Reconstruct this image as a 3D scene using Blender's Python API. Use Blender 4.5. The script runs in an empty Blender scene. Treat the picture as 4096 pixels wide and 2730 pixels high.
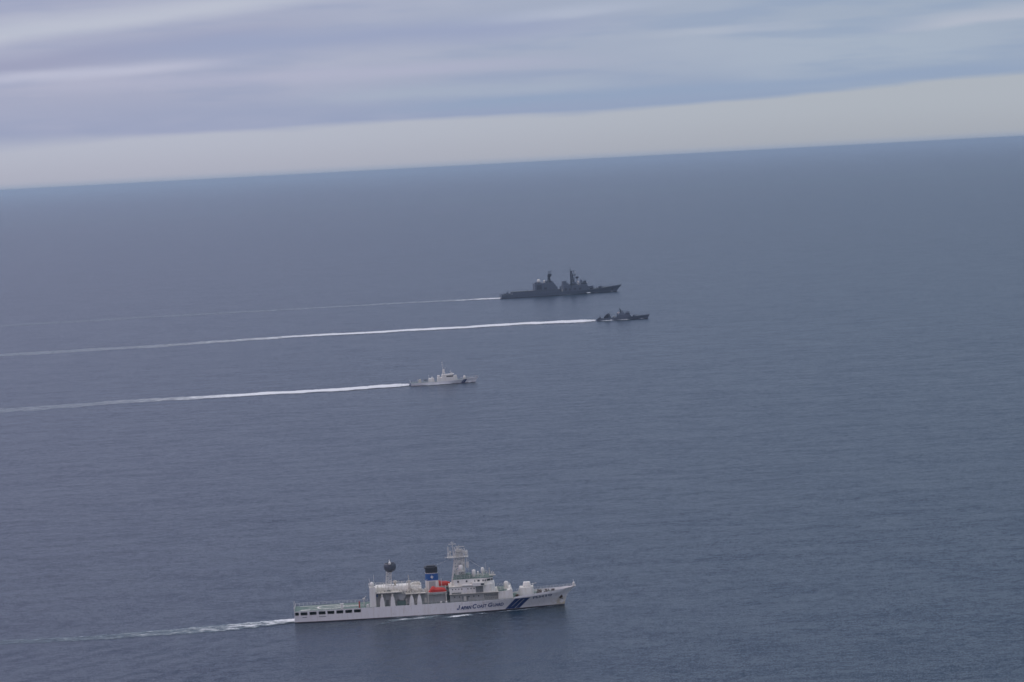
import bpy, bmesh, math, random
from mathutils import Vector, Matrix
R = math.radians
random.seed(7)
scene = bpy.context.scene
col = scene.collection

# ------------------------------------------------------------------ camera
CAM_H = 170.0
PITCH, ROLL = R(3.570), R(3.033)
cam_d = bpy.data.cameras.new('camera'); cam = bpy.data.objects.new('camera', cam_d); col.objects.link(cam)
scene.camera = cam
cam_d.lens = 100; cam_d.sensor_width = 36; cam_d.clip_start = 1; cam_d.clip_end = 600000
fw = Vector((0, math.cos(PITCH), -math.sin(PITCH)))
r0 = Vector((1, 0, 0)); u0 = r0.cross(fw)
rt = r0*math.cos(ROLL) - u0*math.sin(ROLL); up = u0*math.cos(ROLL) + r0*math.sin(ROLL)
cam.matrix_world = Matrix.Translation((0, 0, CAM_H)) @ Matrix((rt, up, -fw)).transposed().to_4x4()
cam_d.dof.use_dof = True                       # the lens is set slightly short of the ships: everything a little soft
cam_d.dof.focus_distance = 190; cam_d.dof.aperture_fstop = 2.8

# ------------------------------------------------------------------ node helpers
class NT:
    def __init__(s, nt): s.nt = nt; s.N = nt.nodes; s.L = nt.links
    def n(s, t, **k):
        o = s.N.new(t)
        for a, b in k.items(): setattr(o, a, b)
        return o
    def put(s, sock, v):
        if v is None: return
        if isinstance(v, (int, float)): sock.default_value = v
        elif isinstance(v, (tuple, list)):
            v = tuple(v)
            if len(sock.default_value) == 4 and len(v) == 3: v = v + (1,)
            sock.default_value = v
        else: s.L.new(v, sock)
    def m(s, op, a, b=None, c=None, clamp=False):
        o = s.n('ShaderNodeMath', operation=op); o.use_clamp = clamp
        for i, v in enumerate((a, b, c)): s.put(o.inputs[i], v)
        return o.outputs[0]
    def vm(s, op, a, b=None, sc=None):
        o = s.n('ShaderNodeVectorMath', operation=op)
        s.put(o.inputs[0], a); s.put(o.inputs[1], b)
        if sc is not None: s.put(o.inputs['Scale'], sc)
        return o.outputs[0]
    def mix(s, f, a, b):
        o = s.n('ShaderNodeMix', data_type='RGBA'); o.clamp_factor = True
        s.put(o.inputs[0], f); s.put(o.inputs[6], a); s.put(o.inputs[7], b)
        return o.outputs[2]
    def ss(s, x, a, b):                       # smoothstep
        o = s.n('ShaderNodeMapRange', interpolation_type='SMOOTHSTEP')
        s.put(o.inputs[0], x); s.put(o.inputs[1], a); s.put(o.inputs[2], b); o.inputs[3].default_value = 0; o.inputs[4].default_value = 1
        return o.outputs[0]
    def noise(s, vec, scale, detail=3, rough=.5, dist=0):
        o = s.n('ShaderNodeTexNoise'); s.put(o.inputs['Vector'], vec)
        o.inputs['Scale'].default_value = scale; o.inputs['Detail'].default_value = detail
        o.inputs['Roughness'].default_value = rough; o.inputs['Distortion'].default_value = dist
        return o.outputs['Fac'], o.outputs['Color']

# ------------------------------------------------------------------ sky (overcast, layered stratus)
w = bpy.data.worlds.new("World"); scene.world = w; w.use_nodes = True
t = NT(w.node_tree); t.N.clear()
SUN_EL, SUN_AZ = 48, -42
sky = t.n('ShaderNodeTexSky', sky_type='NISHITA'); sky.sun_disc = False
sky.sun_elevation = R(SUN_EL); sky.sun_rotation = R(SUN_AZ)
tc = t.n('ShaderNodeTexCoord').outputs['Generated']
sp = t.n('ShaderNodeSeparateXYZ'); t.L.new(tc, sp.inputs[0])
az = t.m('MULTIPLY', t.m('ARCTAN2', sp.outputs[0], sp.outputs[1]), 57.2958)
el = t.m('MULTIPLY', t.m('ARCSINE', sp.outputs[2]), 57.2958)
cv = t.n('ShaderNodeCombineXYZ'); t.put(cv.inputs[0], t.m('MULTIPLY', az, .22)); t.put(cv.inputs[1], t.m('MULTIPLY', el, 1.15)); t.put(cv.inputs[2], 3.1)
nf1, nc1 = t.noise(cv.outputs[0], .55, 4, .5)
nf2, nc2 = t.noise(cv.outputs[0], 1.6, 4, .55)
cv2 = t.n('ShaderNodeCombineXYZ'); t.put(cv2.inputs[0], t.m('MULTIPLY', az, .24)); t.put(cv2.inputs[1], t.m('MULTIPLY', el, 1.9)); t.put(cv2.inputs[2], 9)
nf3, nc3 = t.noise(cv2.outputs[0], 1.3, 3, .5)
eld = t.m('ADD', el, t.m('MULTIPLY', t.m('SUBTRACT', nf2, .5), .22))
# colours, linear radiance (x10, the background strength is 0.1)
right = t.ss(az, -9, 9)
low = t.mix(right, (4.55, 4.62, 5.55), (4.35, 4.65, 4.95))
low = t.mix(t.ss(el, 0.0, .9), t.mix(right, (4.15, 4.3, 5.3), (3.85, 4.15, 4.75)), t.mix(right, (4.5, 4.78, 5.85), (4.15, 4.55, 5.2)))
blue = t.mix(right, (3.05, 3.5, 5.2), (2.7, 3.55, 5.15))
mid = t.mix(right, (3.7, 3.95, 5.45), (3.4, 4.1, 5.35))
cl = t.mix(t.ss(eld, 1.0, 2.0), blue, mid)
cl = t.mix(t.m('MULTIPLY', t.ss(nf1, .45, .66), .75), cl, t.mix(right, (4.2, 4.35, 5.8), (3.75, 4.45, 5.6)))
cl = t.mix(t.m('MULTIPLY', t.ss(nf3, .54, .32), .6), cl, blue)
def streak(cur, a0, e0, slope, wd, wu, a1, a2, colr, k, soft=1.5):
    d = t.m('SUBTRACT', eld, t.m('ADD', t.m('MULTIPLY', t.m('SUBTRACT', az, a0), slope), e0))
    lo = t.ss(d, -wd, 0.0); hi = t.ss(d, wu, 0.0)
    win = t.m('MULTIPLY', t.ss(az, a1-soft, a1+soft), t.ss(az, a2+soft, a2-soft))
    f = t.m('MULTIPLY', t.m('MULTIPLY', lo, hi), t.m('MULTIPLY', win, k))
    return t.mix(f, cur, colr)
cl = streak(cl, -10, 2.42, .085, .35, .30, -30, -5.0, (3.2, 3.4, 5.0), .95, 2.5)   # dark purple band, upper left
cl = streak(cl, -10, 3.02, .085, .30, .55, -30, -3.2, (5.2, 5.5, 6.5), .75, 2.4)    # white band, upper left
cl = streak(cl, -9, 2.20, .035, .20, .22, -11, -5.7, (5.1, 5.25, 6.7), .7, 1.8)       # pale streak under it
cl = streak(cl, -4, 1.98, .0, .22, .22, -9, .8, (4.3, 4.45, 5.95), .6, 2.5)
cl = streak(cl, -3.5, 2.68, .01, .42, .40, -7.5, 1.6, (3.0, 3.5, 5.3), .85, 2.2)
cl = streak(cl, 0, 2.85, .05, .14, .24, .2, 2.8, (4.7, 5.15, 6.4), .55, 1.5)
cl = streak(cl, 4, 2.40, .02, .10, .16, 3.4, 5.8, (4.7, 5.1, 6.1), .45, 1.3)
cl = streak(cl, 9, 2.28, .06, .12, .4, 8.2, 14, (4.8, 5.1, 6.1), .7, 1.3)
cl = streak(cl, 4, 1.28, .012, .2, .22, -1.5, 10, (2.75, 3.6, 5.25), .85, 1.8)
cl = streak(cl, -.5, 1.45, .0, .2, .35, -3.2, 2.5, (3.75, 4.4, 5.6), .6, 1.5)
# the ragged lower edge of the layer
edge = t.m('ADD', t.m('ADD', .93, t.m('MULTIPLY', t.ss(az, 0.5, 11), .30)), t.m('MULTIPLY', t.m('SUBTRACT', nf3, .5), .25))
edge = t.m('SUBTRACT', edge, t.m('MULTIPLY', t.ss(az, -8, -12), .12))
soft = t.m('ADD', .07, t.m('MULTIPLY', t.ss(az, -6, -11), .2))
e2 = t.m('DIVIDE', t.m('SUBTRACT', el, edge), soft)
skc = t.mix(t.ss(e2, -1, 1), low, cl)
# the cloud deck higher up: greyer and a little darker, then brightened in places for the light it gives
cvh = t.n('ShaderNodeCombineXYZ')
den = t.m('ADD', sp.outputs[2], .12)
t.put(cvh.inputs[0], t.m('DIVIDE', sp.outputs[0], den)); t.put(cvh.inputs[1], t.m('DIVIDE', sp.outputs[1], den))
nh, _ = t.noise(cvh.outputs[0], 1.4, 4, .55)
high = t.mix(t.ss(nh, .35, .65), (2.05, 2.55, 4.05), (2.55, 3.1, 4.6))
high = t.mix(t.ss(az, 14, -26), high, t.vm('MULTIPLY', high, (1.95, 1.45, 1.50)))  # left part brightened to lift the sea's reflection on that side
skc = t.mix(t.ss(el, 4, 16), skc, high)
skc = t.mix(t.ss(el, 35, 75), skc, (8.6, 8.8, 9.4))  # overhead sky brightened to put more light on upward faces
skc = t.mix(t.ss(sp.outputs[1], .1, -.6), skc, t.vm('MULTIPLY', skc, (1.62, 1.48, 1.30)))      # sky behind the camera brightened to light the ship sides facing it
skc = t.mix(t.ss(el, .17, -.05), skc, (3.1, 3.75, 5.0))     # air thickening right above the horizon
skc = t.mix(.05, skc, sky.outputs[0])
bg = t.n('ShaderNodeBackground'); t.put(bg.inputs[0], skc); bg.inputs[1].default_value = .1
out = t.n('ShaderNodeOutputWorld'); t.L.new(bg.outputs[0], out.inputs[0])

sun_d = bpy.data.lights.new('sun', 'SUN'); sun_d.energy = .9; sun_d.angle = R(35); sun_d.color = (1, .97, .92)
sun = bpy.data.objects.new('sun', sun_d); col.objects.link(sun)
# Nishita: rotation clockwise from +Y seen from above
sd = Vector((math.sin(R(SUN_AZ))*math.cos(R(SUN_EL)), math.cos(R(SUN_AZ))*math.cos(R(SUN_EL)), math.sin(R(SUN_EL))))
sun.rotation_euler = sd.to_track_quat('Z', 'Y').to_euler()
scene.cycles.volume_bounces = 1
scene.view_settings.view_transform = 'Standard'; scene.view_settings.look = 'None'
scene.view_settings.exposure = 0; scene.view_settings.gamma = 1

# ------------------------------------------------------------------ materials
def paint(name, c, rough=.55, dirt=.12, streaks=True, spec=.4, metal=0):
    m = bpy.data.materials.new(name); m.use_nodes = True
    t = NT(m.node_tree); b = t.N['Principled BSDF']
    oc = t.n('ShaderNodeTexCoord').outputs['Object']
    sc = t.n('ShaderNodeMapping'); t.L.new(oc, sc.inputs[0]); sc.inputs['Scale'].default_value = (1.3, 1.3, .25) if streaks else (1, 1, 1)
    f, _ = t.noise(sc.outputs[0], .9, 5, .6)
    k = t.ss(f, .42, .72)
    dc = tuple(x*y for x, y in zip(c, (.72, .66, .56)))
    t.put(b.inputs['Base Color'], t.mix(t.m('MULTIPLY', k, min(1, dirt*2.2)), c, dc))
    b.inputs['Roughness'].default_value = rough; b.inputs['Specular IOR Level'].default_value = spec; b.inputs['Metallic'].default_value = metal
    return m
M = {}
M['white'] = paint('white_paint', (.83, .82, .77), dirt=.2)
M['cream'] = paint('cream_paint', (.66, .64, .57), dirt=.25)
M['shade'] = paint('shade_and_grey_paint', (.40, .41, .40), dirt=.25)  # white paint with shade put into the colour, shared with plain grey fittings
M['blue'] = paint('blue_paint', (.025, .11, .33), dirt=.05)
M['navy'] = paint('navy_paint', (.012, .045, .17), dirt=.05)
M['black'] = paint('black_paint', (.035, .042, .052), dirt=.05)
M['deck'] = paint('green_deck', (.12, .185, .165), .8, .3, False)
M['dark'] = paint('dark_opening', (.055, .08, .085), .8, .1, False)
M['orange'] = paint('orange_shell', (.58, .05, .04), .45, .05)
M['recess_shade'] = paint('shaded_grey_paint', (.19, .21, .21), dirt=.3)  # recess shade put into the colour, also on two doors
M['glass'] = paint('window_glass', (.02, .028, .035), .12, 0, False, .5)
M['navy_grey'] = paint('warship_grey', (.10, .13, .18), .6, .15)
M['navy_dark'] = paint('warship_dark_grey', (.055, .073, .105), .7, .15)
M['navy_deck'] = paint('warship_deck', (.06, .075, .085), .85, .2, False)
M['red'] = paint('red_paint', (.5, .06, .04), .6, .1)
M['lattice'] = paint('mast_paint', (.64, .64, .61), dirt=.2)
M['radar'] = paint('dark_radar_shell', (.08, .095, .125), .5, .1)
M['rust'] = paint('rusty_steel', (.07, .05, .04), .8, .5)
def hull_mat(name, c, boot, zb, stain=None, x_stain=None):
    m = paint(name, c, .5, .10); t = NT(m.node_tree); b = t.N['Principled BSDF']
    src = b.inputs['Base Color'].links[0].from_socket
    oc = t.n('ShaderNodeTexCoord').outputs['Object']; s = t.n('ShaderNodeSeparateXYZ'); t.L.new(oc, s.inputs[0])
    if stain:
        f, _ = t.noise(oc, .8, 4, .6)
        k = t.m('MULTIPLY', t.ss(s.outputs[0], x_stain[0], x_stain[1]), t.m('MULTIPLY', t.ss(s.outputs[2], 3.8, 1.6), t.ss(f, .35, .6)))
        src = t.mix(t.m('MULTIPLY', k, .75), src, stain)
    mp = t.n('ShaderNodeMapping'); t.L.new(oc, mp.inputs[0]); mp.inputs['Scale'].default_value = (1.6, 1.6, .12)
    f3, _ = t.noise(mp.outputs[0], 1.0, 4, .6); src = t.mix(t.m('MULTIPLY', t.ss(f3, .56, .74), .4), src, tuple(q*w_ for q, w_ in zip(c, (.62, .52, .42))))
    wv = t.m('FRACT', t.m('MULTIPLY', s.outputs[0], .16)); src = t.mix(t.m('MULTIPLY', t.ss(wv, .03, 0), .25), src, tuple(q*.6 for q in c))
    f2, _ = t.noise(oc, 1.1, 3, .6)                                                     # small scuffs and rust specks
    src = t.mix(t.m('MULTIPLY', t.ss(f2, .66, .72), .5), src, (.25, .18, .13))
    t.put(b.inputs['Base Color'], t.mix(t.ss(s.outputs[2], zb+.05, zb-.05), src, boot))
    return m
M['hull_white'] = hull_mat('white_hull_paint', (.82, .81, .80), (.045, .03, .035), .35, (.42, .35, .16), (95, 101))
M['hull_white_small'] = hull_mat('white_hull_paint_small', (.76, .77, .79), (.09, .035, .04), .28)
M['hull_grey'] = hull_mat('grey_hull_paint', (.10, .13, .18), (.035, .035, .045), .4)

# ------------------------------------------------------------------ mesh helpers
def tag(o, label=None, cat=None, group=None, kind=None):
    for k, v in (('label', label), ('category', cat), ('group', group), ('kind', kind)):
        if v: o[k] = v
    return o
class MB:
    def __init__(s): s.v = []; s.f = []; s.sm = []; s.rg = []
    def add(s, vs, fs, smooth=False):
        b = len(s.v); s.rg.append((b, b+len(vs), len(s.f), len(s.f)+len(fs))); s.v += [tuple(v) for v in vs]; s.f += [tuple(b+i for i in f) for f in fs]; s.sm += [smooth]*len(fs)
        return s
    def box(s, x0, x1, y0, y1, z0, z1, tx=0, ty=0):       # tx / ty: the top drawn in
        vs = [(x0, y0, z0), (x1, y0, z0), (x1, y1, z0), (x0, y1, z0), (x0+tx, y0+ty, z1), (x1-tx, y0+ty, z1), (x1-tx, y1-ty, z1), (x0+tx, y1-ty, z1)]
        return s.add(vs, [(0, 3, 2, 1), (4, 5, 6, 7), (0, 1, 5, 4), (1, 2, 6, 5), (2, 3, 7, 6), (3, 0, 4, 7)])
    def prism(s, pts, y0, y1, ti=0):                       # outline in x-z, drawn out over y
        n = len(pts); vs = [(x, y0, z) for x, z in pts] + [(x, y1, z) for x, z in pts]
        fs = [tuple(range(n)), tuple(range(2*n-1, n-1, -1))] + [((i+1) % n, i, n+i, n+(i+1) % n) for i in range(n)]
        return s.add(vs, fs)
    def plan(s, pts, z0, z1, sh=1.0):                      # outline in x-y, drawn up over z
        n = len(pts); cx = sum(p[0] for p in pts)/n; cy = sum(p[1] for p in pts)/n
        vs = [(x, y, z0) for x, y in pts] + [(cx+(x-cx)*sh, cy+(y-cy)*sh, z1) for x, y in pts]
        fs = [tuple(range(n-1, -1, -1)), tuple(range(n, 2*n))] + [(i, (i+1) % n, n+(i+1) % n, n+i) for i in range(n)]
        return s.add(vs, fs)
    def bar(s, a, b, r=.06, r2=None, n=6):
        a = Vector(a); b = Vector(b); d = (b-a).normalized(); r2 = r if r2 is None else r2
        p = d.orthogonal().normalized(); q = d.cross(p)
        vs = []
        for c, rr in ((a, r), (b, r2)):
            for i in range(n):
                an = 2*math.pi*i/n; vs.append(c + (p*math.cos(an)+q*math.sin(an))*rr)
        fs = [(i, (i+1) % n, n+(i+1) % n, n+i) for i in range(n)] + [tuple(range(n-1, -1, -1)), tuple(range(n, 2*n))]
        return s.add(vs, fs, n > 7)
    def lathe(s, c, prof, n=20, axis='z'):
        vs = []; c = Vector(c)
        for r, h in prof:
            for i in range(n):
                an = 2*math.pi*i/n
                if axis == 'z': vs.append(c + Vector((r*math.cos(an), r*math.sin(an), h)))
                elif axis == 'x': vs.append(c + Vector((h, r*math.cos(an), r*math.sin(an))))
                else: vs.append(c + Vector((r*math.cos(an), h, r*math.sin(an))))
        fs = []
        for k in range(len(prof)-1):
            for i in range(n):
                j = (i+1) % n; fs.append((k*n+i, k*n+j, (k+1)*n+j, (k+1)*n+i))
        fs += [tuple(range(n-1, -1, -1)), tuple(range((len(prof)-1)*n, len(prof)*n))]
        return s.add(vs, fs, True)
    def dome(s, c, r, h=None, base=0, n=16):               # radome: short drum and a round cap
        h = h or r
        prof = [(r*.82, 0), (r, base*.5), (r, base)] + [(r*math.cos(a), base+h*math.sin(a)) for a in (R(22), R(45), R(65), R(80))] + [(.02, base+h)]
        return s.lathe(c, prof, n)
    def rail(s, pts, h=1.0, step=1.6, r=.035, rows=(.5, 1.0)):
        for a, b in zip(pts, pts[1:]):
            a = Vector(a); b = Vector(b); L = (b-a).length; k = max(1, round(L/step))
            for i in range(k+1):
                p = a.lerp(b, i/k); s.bar(p, p+Vector((0, 0, h)), r, n=4)
            for q in rows: s.bar(a+Vector((0, 0, h*q)), b+Vector((0, 0, h*q)), r, n=4)
        return s
    def lattice(s, b, tt, levels=5, r=.1, rb=.06):         # b, tt: four corners at foot and head
        b = [Vector(p) for p in b]; tt = [Vector(p) for p in tt]
        for i in range(4): s.bar(b[i], tt[i], r, n=5)
        for k in range(levels):
            f0, f1 = k/levels, (k+1)/levels
            for i in range(4):
                j = (i+1) % 4
                s.bar(b[i].lerp(tt[i], f1), b[j].lerp(tt[j], f1), rb, n=4)
                if k % 2: s.bar(b[i].lerp(tt[i], f0), b[j].lerp(tt[j], f1), rb, n=4)
                else: s.bar(b[j].lerp(tt[j], f0), b[i].lerp(tt[i], f1), rb, n=4)
        return s
    def build(s, name, mat, parent=None, split=True):      # pieces that do not touch become parts of their own
        if split and s.rg and s.rg[-1][1] == len(s.v):
            bb = []
            for a, b, _, _ in s.rg:
                q = s.v[a:b]; bb.append([min(p[i] for p in q)-.12 for i in range(3)]+[max(p[i] for p in q)+.12 for i in range(3)])
            n = len(bb); par = list(range(n))
            def find(i):
                while par[i] != i: i = par[i]
                return i
            for i in range(n):
                for j in range(i):
                    if all(bb[i][k] <= bb[j][k+3] and bb[j][k] <= bb[i][k+3] for k in range(3)): par[find(i)] = find(j)
            gr = {}
            for i in range(n): gr.setdefault(find(i), []).append(i)
            gs = sorted(gr.values(), key=lambda g: -sum(s.rg[i][1]-s.rg[i][0] for i in g)); first = None
            for g in gs:
                vs, fs, sm = [], [], []
                for i in g:
                    a, b, c, d = s.rg[i]; o = len(vs)-a; vs += s.v[a:b]; fs += [tuple(q+o for q in f) for f in s.f[c:d]]; sm += s.sm[c:d]
                o = s.one(name, mat, parent, vs, fs, sm); first = first or o
            return first
        return s.one(name, mat, parent, s.v, s.f, s.sm)
    def one(s, name, mat, parent, vs, fs, sm):
        me = bpy.data.meshes.new(name); me.from_pydata(vs, [], fs); me.materials.append(mat)
        me.polygons.foreach_set('use_smooth', sm)
        bm = bmesh.new(); bm.from_mesh(me); bmesh.ops.recalc_face_normals(bm, faces=bm.faces); bm.to_mesh(me); bm.free()
        o = bpy.data.objects.new(name, me); col.objects.link(o)
        if parent: o.parent = parent
        return o
def empty(name, loc, rz=0):
    o = bpy.data.objects.new(name, None); col.objects.link(o); o.location = loc; o.rotation_euler.z = rz; o.empty_display_size = 5
    return o
def lerp_tab(tab, x):
    if x <= tab[0][0]: return tab[0][1]
    for (a, p), (b, q) in zip(tab, tab[1:]):
        if x <= b: return p + (q-p)*(x-a)/(b-a)
    return tab[-1][1]

class Hull:
    """Lofted hull: tables over length give half breadth at the waterline and at the knuckle, knuckle height and top height."""
    def __init__(s, L, wl, kn, zk, zt, stem, bow0, flare=1.6, keel=-1.6):
        s.L, s.wl, s.kn, s.zk, s.zt, s.stem, s.bow0, s.fl, s.keel = L, wl, kn, zk, zt, stem, bow0, flare, keel
    def X(s, x, z):
        k = max(0, (x-s.bow0)/(s.L-s.bow0)); return x + k*k*(lerp_tab(s.stem, z)-s.L)
    def Y(s, x, z):
        a, b, zk = lerp_tab(s.wl, x), lerp_tab(s.kn, x), lerp_tab(s.zk, x)
        if z >= zk: return b
        if z <= 0: return a*(1+.25*z/-s.keel) if a > .1 else a
        return a + (b-a)*(z/zk)**s.fl
    def surf(s, xr, z):                                    # true x -> point on the starboard skin
        lo, hi = 0, s.L
        for _ in range(30):
            m = (lo+hi)/2
            if s.X(m, z) < xr: lo = m
            else: hi = m
        return -s.Y(lo, z)
    def mesh(s, xs, holes=(), zrows=(.25, .5, .75)):
        mb = MB(); 
        def zlist(x):
            zk, zt = lerp_tab(s.zk, x), lerp_tab(s.zt, x)
            if holes: return [s.keel, 0, 1.4, holes[0][2], holes[0][3], max(zk, holes[0][3]+.1), max(zt, holes[0][3]+.2)]
            return [s.keel, 0] + [zk*f for f in zrows] + [zk, max(zt, zk+.01)]
        nr = len(zlist(0)); vs = []
        for sd in (-1, 1):
            for x in xs:
                for z in zlist(x): vs.append((s.X(x, z), sd*s.Y(x, z), z))
        fs = []; n = len(xs)
        for q in range(2):
            for i in range(n-1):
                for j in range(nr-1):
                    if holes and j == 3 and any(h[0]-.01 <= xs[i] and xs[i+1] <= h[1]+.01 for h in holes): continue
                    a = q*n*nr + i*nr + j; f = (a, a+nr, a+nr+1, a+1)
                    fs.append(f if q == 0 else f[::-1])
        for j in range(nr-1): fs.append((j, j+1, n*nr+j+1, n*nr+j))
        mb.add(vs, fs, False); return mb
    def deck(s, xs, dz, inset=.06):
        vs = []; 
        for x in xs:
            z = dz(x)
            y = max(.02, s.Y(x, z)-inset); vs += [(s.X(x, z)-(.2 if x > s.bow0 else 0), -y, z), (s.X(x, z)-(.2 if x > s.bow0 else 0), y, z)]
        return MB().add(vs, [(2*i, 2*i+2, 2*i+3, 2*i+1) for i in range(len(xs)-1)])
    def decal(s, quads, name, mat, parent, off=.04, nu=6, nv=6):   # quads: four (x, z): bl, br, tr, tl, laid on the starboard skin
        mb = MB()
        for bl, br, tr, tl in quads:
            vs = []
            for j in range(nv+1):
                for i in range(nu+1):
                    u, v = i/nu, j/nv
                    x = (bl[0]*(1-u)+br[0]*u)*(1-v) + (tl[0]*(1-u)+tr[0]*u)*v; z = (bl[1]*(1-u)+br[1]*u)*(1-v) + (tl[1]*(1-u)+tr[1]*u)*v
                    vs.append((x, s.surf(x, z)-off, z))
            mb.add(vs, [(j*(nu+1)+i, j*(nu+1)+i+1, (j+1)*(nu+1)+i+1, (j+1)*(nu+1)+i) for j in range(nv) for i in range(nu)])
        return mb.build(name, mat, parent, False)
    def text(s, words, z0, rise, name, mat, parent, shear=0, bold=.012):   # words: (letters, x0, x1, height)
        allb = bmesh.new()
        for body, x0, x1, h in words:
            cu = bpy.data.curves.new('lettering', 'FONT'); cu.body = body; cu.size = 1; cu.shear = shear; cu.offset = bold; cu.resolution_u = 3
            ob = bpy.data.objects.new('lettering', cu); col.objects.link(ob)
            dg = bpy.context.evaluated_depsgraph_get(); me = bpy.data.meshes.new_from_object(ob.evaluated_get(dg))
            bpy.data.objects.remove(ob)
            xs = [v.co.x for v in me.vertices]; a, b = min(xs), max(xs); ys = [v.co.y for v in me.vertices]; lo, top = min(ys), max(ys)
            for v in me.vertices:
                x = x0+(x1-x0)*(v.co.x-a)/(b-a); z = z0 + rise*(x-words[0][1]) + (v.co.y-lo)/(top-lo)*h
                v.co = (x, s.surf(x, z)-.06, z)
            allb.from_mesh(me); bpy.data.meshes.remove(me)
        me = bpy.data.meshes.new(name); allb.to_mesh(me); allb.free(); me.materials.append(mat)
        o = bpy.data.objects.new(name, me); col.objects.link(o); o.parent = parent
        return o
def frange(a, b, n): return [a+(b-a)*i/n for i in range(n+1)]

# ------------------------------------------------------------------ sea
def build_sea():
    rings = [0, 300, 700, 1200, 2000, 3200, 5000, 9000, 18000, 40000, 75000, 130000]; n = 128
    mb = MB(); vs = [(0, 0, 0)]
    for r in rings[1:]:
        for i in range(n): a = 2*math.pi*i/n; vs.append((r*math.cos(a), r*math.sin(a), 0))
    fs = [(0, 1+i, 1+(i+1) % n) for i in range(n)]
    for k in range(len(rings)-2):
        for i in range(n): j = (i+1) % n; fs.append((1+k*n+i, 1+(k+1)*n+i, 1+(k+1)*n+j, 1+k*n+j))
    mb.add(vs, fs)
    m = bpy.data.materials.new('sea_water'); m.use_nodes = True; t = NT(m.node_tree); b = t.N['Principled BSDF']
    P = t.n('ShaderNodeNewGeometry').outputs['Position']
    def mapped(sx, sy, rot=0):
        o = t.n('ShaderNodeMapping'); t.L.new(P, o.inputs[0]); o.inputs['Scale'].default_value = (sx, sy, 1); o.inputs['Rotation'].default_value = (0, 0, rot); return o.outputs[0]
    def slope(vec, scale, detail, amp, rough=.5):
        f, c = t.noise(vec, scale, detail, rough)
        v = t.vm('SUBTRACT', c, (.5, .5, .5)); return t.vm('MULTIPLY', v, (amp*.7, amp, 0))
    patch, _ = t.noise(mapped(.35, 1), .011, 3, .55)
    patch2, _ = t.noise(mapped(.25, 1, .15), .0022, 3, .5)
    k = t.m('ADD', .72, t.m('ADD', t.m('MULTIPLY', patch, .48), t.m('MULTIPLY', patch2, .25)))
    s = t.vm('ADD', slope(mapped(.42, 1, -.12), .085, 3, SEA['a_swell']), slope(mapped(.6, 1, .1), .42, 3, SEA['a_chop'], .6))
    s = t.vm('ADD', s, slope(P, 2.2, 2, SEA['a_fine']))
    s = t.vm('SCALE', s, sc=k)
    px = t.n('ShaderNodeSeparateXYZ'); t.L.new(P, px.inputs[0])
    wn, _ = t.noise(P, .035, 3, .5)
    ph = t.m('ADD', t.m('ADD', t.m('MULTIPLY', px.outputs[0], .37), t.m('MULTIPLY', px.outputs[1], -.31)), t.m('MULTIPLY', wn, 9))
    msk = t.m('MULTIPLY', t.ss(px.outputs[0], -70, -115), t.m('MULTIPLY', t.ss(px.outputs[1], 1055, 1035), t.ss(px.outputs[1], 880, 960)))
    an, _ = t.noise(P, .05, 2, .5)
    amp = t.m('MULTIPLY', t.m('MULTIPLY', t.m('SINE', ph), t.ss(an, .35, .6)), t.m('MULTIPLY', msk, .085))
    kv = t.n('ShaderNodeCombineXYZ'); t.put(kv.inputs[0], t.m('MULTIPLY', amp, .77)); t.put(kv.inputs[1], t.m('MULTIPLY', amp, -.64))
    s = t.vm('ADD', s, kv.outputs[0])
    N = t.vm('NORMALIZE', t.vm('ADD', s, (0, 0, 1)))
    t.put(b.inputs['Normal'], N)
    b.inputs['Base Color'].default_value = SEA['col'] + (1,); b.inputs['Roughness'].default_value = SEA['rough']; b.inputs['IOR'].default_value = 1.333
    o = mb.build('sea', m); tag(o, 'dark blue grey open sea with small wind waves reaching the horizon', kind='structure'); return o
SEA = dict(a_swell=.28, a_chop=.52, a_fine=1.1, col=(.010, .030, .052), rough=.25)
build_sea()

# ------------------------------------------------------------------ foam
def foam_mat(name, turq, thin, amp=1.7):
    m = bpy.data.materials.new(name); m.use_nodes = True; t = NT(m.node_tree); b = t.N['Principled BSDF']
    at = t.n('ShaderNodeAttribute', attribute_name='dens').outputs['Fac']
    P = t.n('ShaderNodeNewGeometry').outputs['Position']
    mp = t.n('ShaderNodeMapping'); t.L.new(P, mp.inputs[0]); mp.inputs['Scale'].default_value = (.35, 1, 1)
    f1, _ = t.noise(mp.outputs[0], thin, 5, .65); f2, _ = t.noise(P, thin*.25, 3, .5)
    v = t.m('ADD', at, t.m('ADD', t.m('MULTIPLY', t.m('SUBTRACT', f1, .5), amp), t.m('MULTIPLY', t.m('SUBTRACT', f2, .5), .7)))
    white = t.ss(v, .40, 1.05)
    alpha = t.m('MAXIMUM', white, t.m('MULTIPLY', t.ss(v, .0, .5), .42))
    alpha = t.m('MULTIPLY', alpha, t.ss(at, 0.0, .22))
    t.put(b.inputs['Base Color'], t.mix(white, turq, (.78, .81, .83)))
    t.put(b.inputs['Alpha'], alpha); b.inputs['Roughness'].default_value = .9; b.inputs['Specular IOR Level'].default_value = .1
    return m
M['foam'] = foam_mat('sea_foam', (.40, .46, .52), .5, .9)
M['foam_fine'] = foam_mat('sea_foam_fine', (.25, .33, .37), .6, 2.2)
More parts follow.
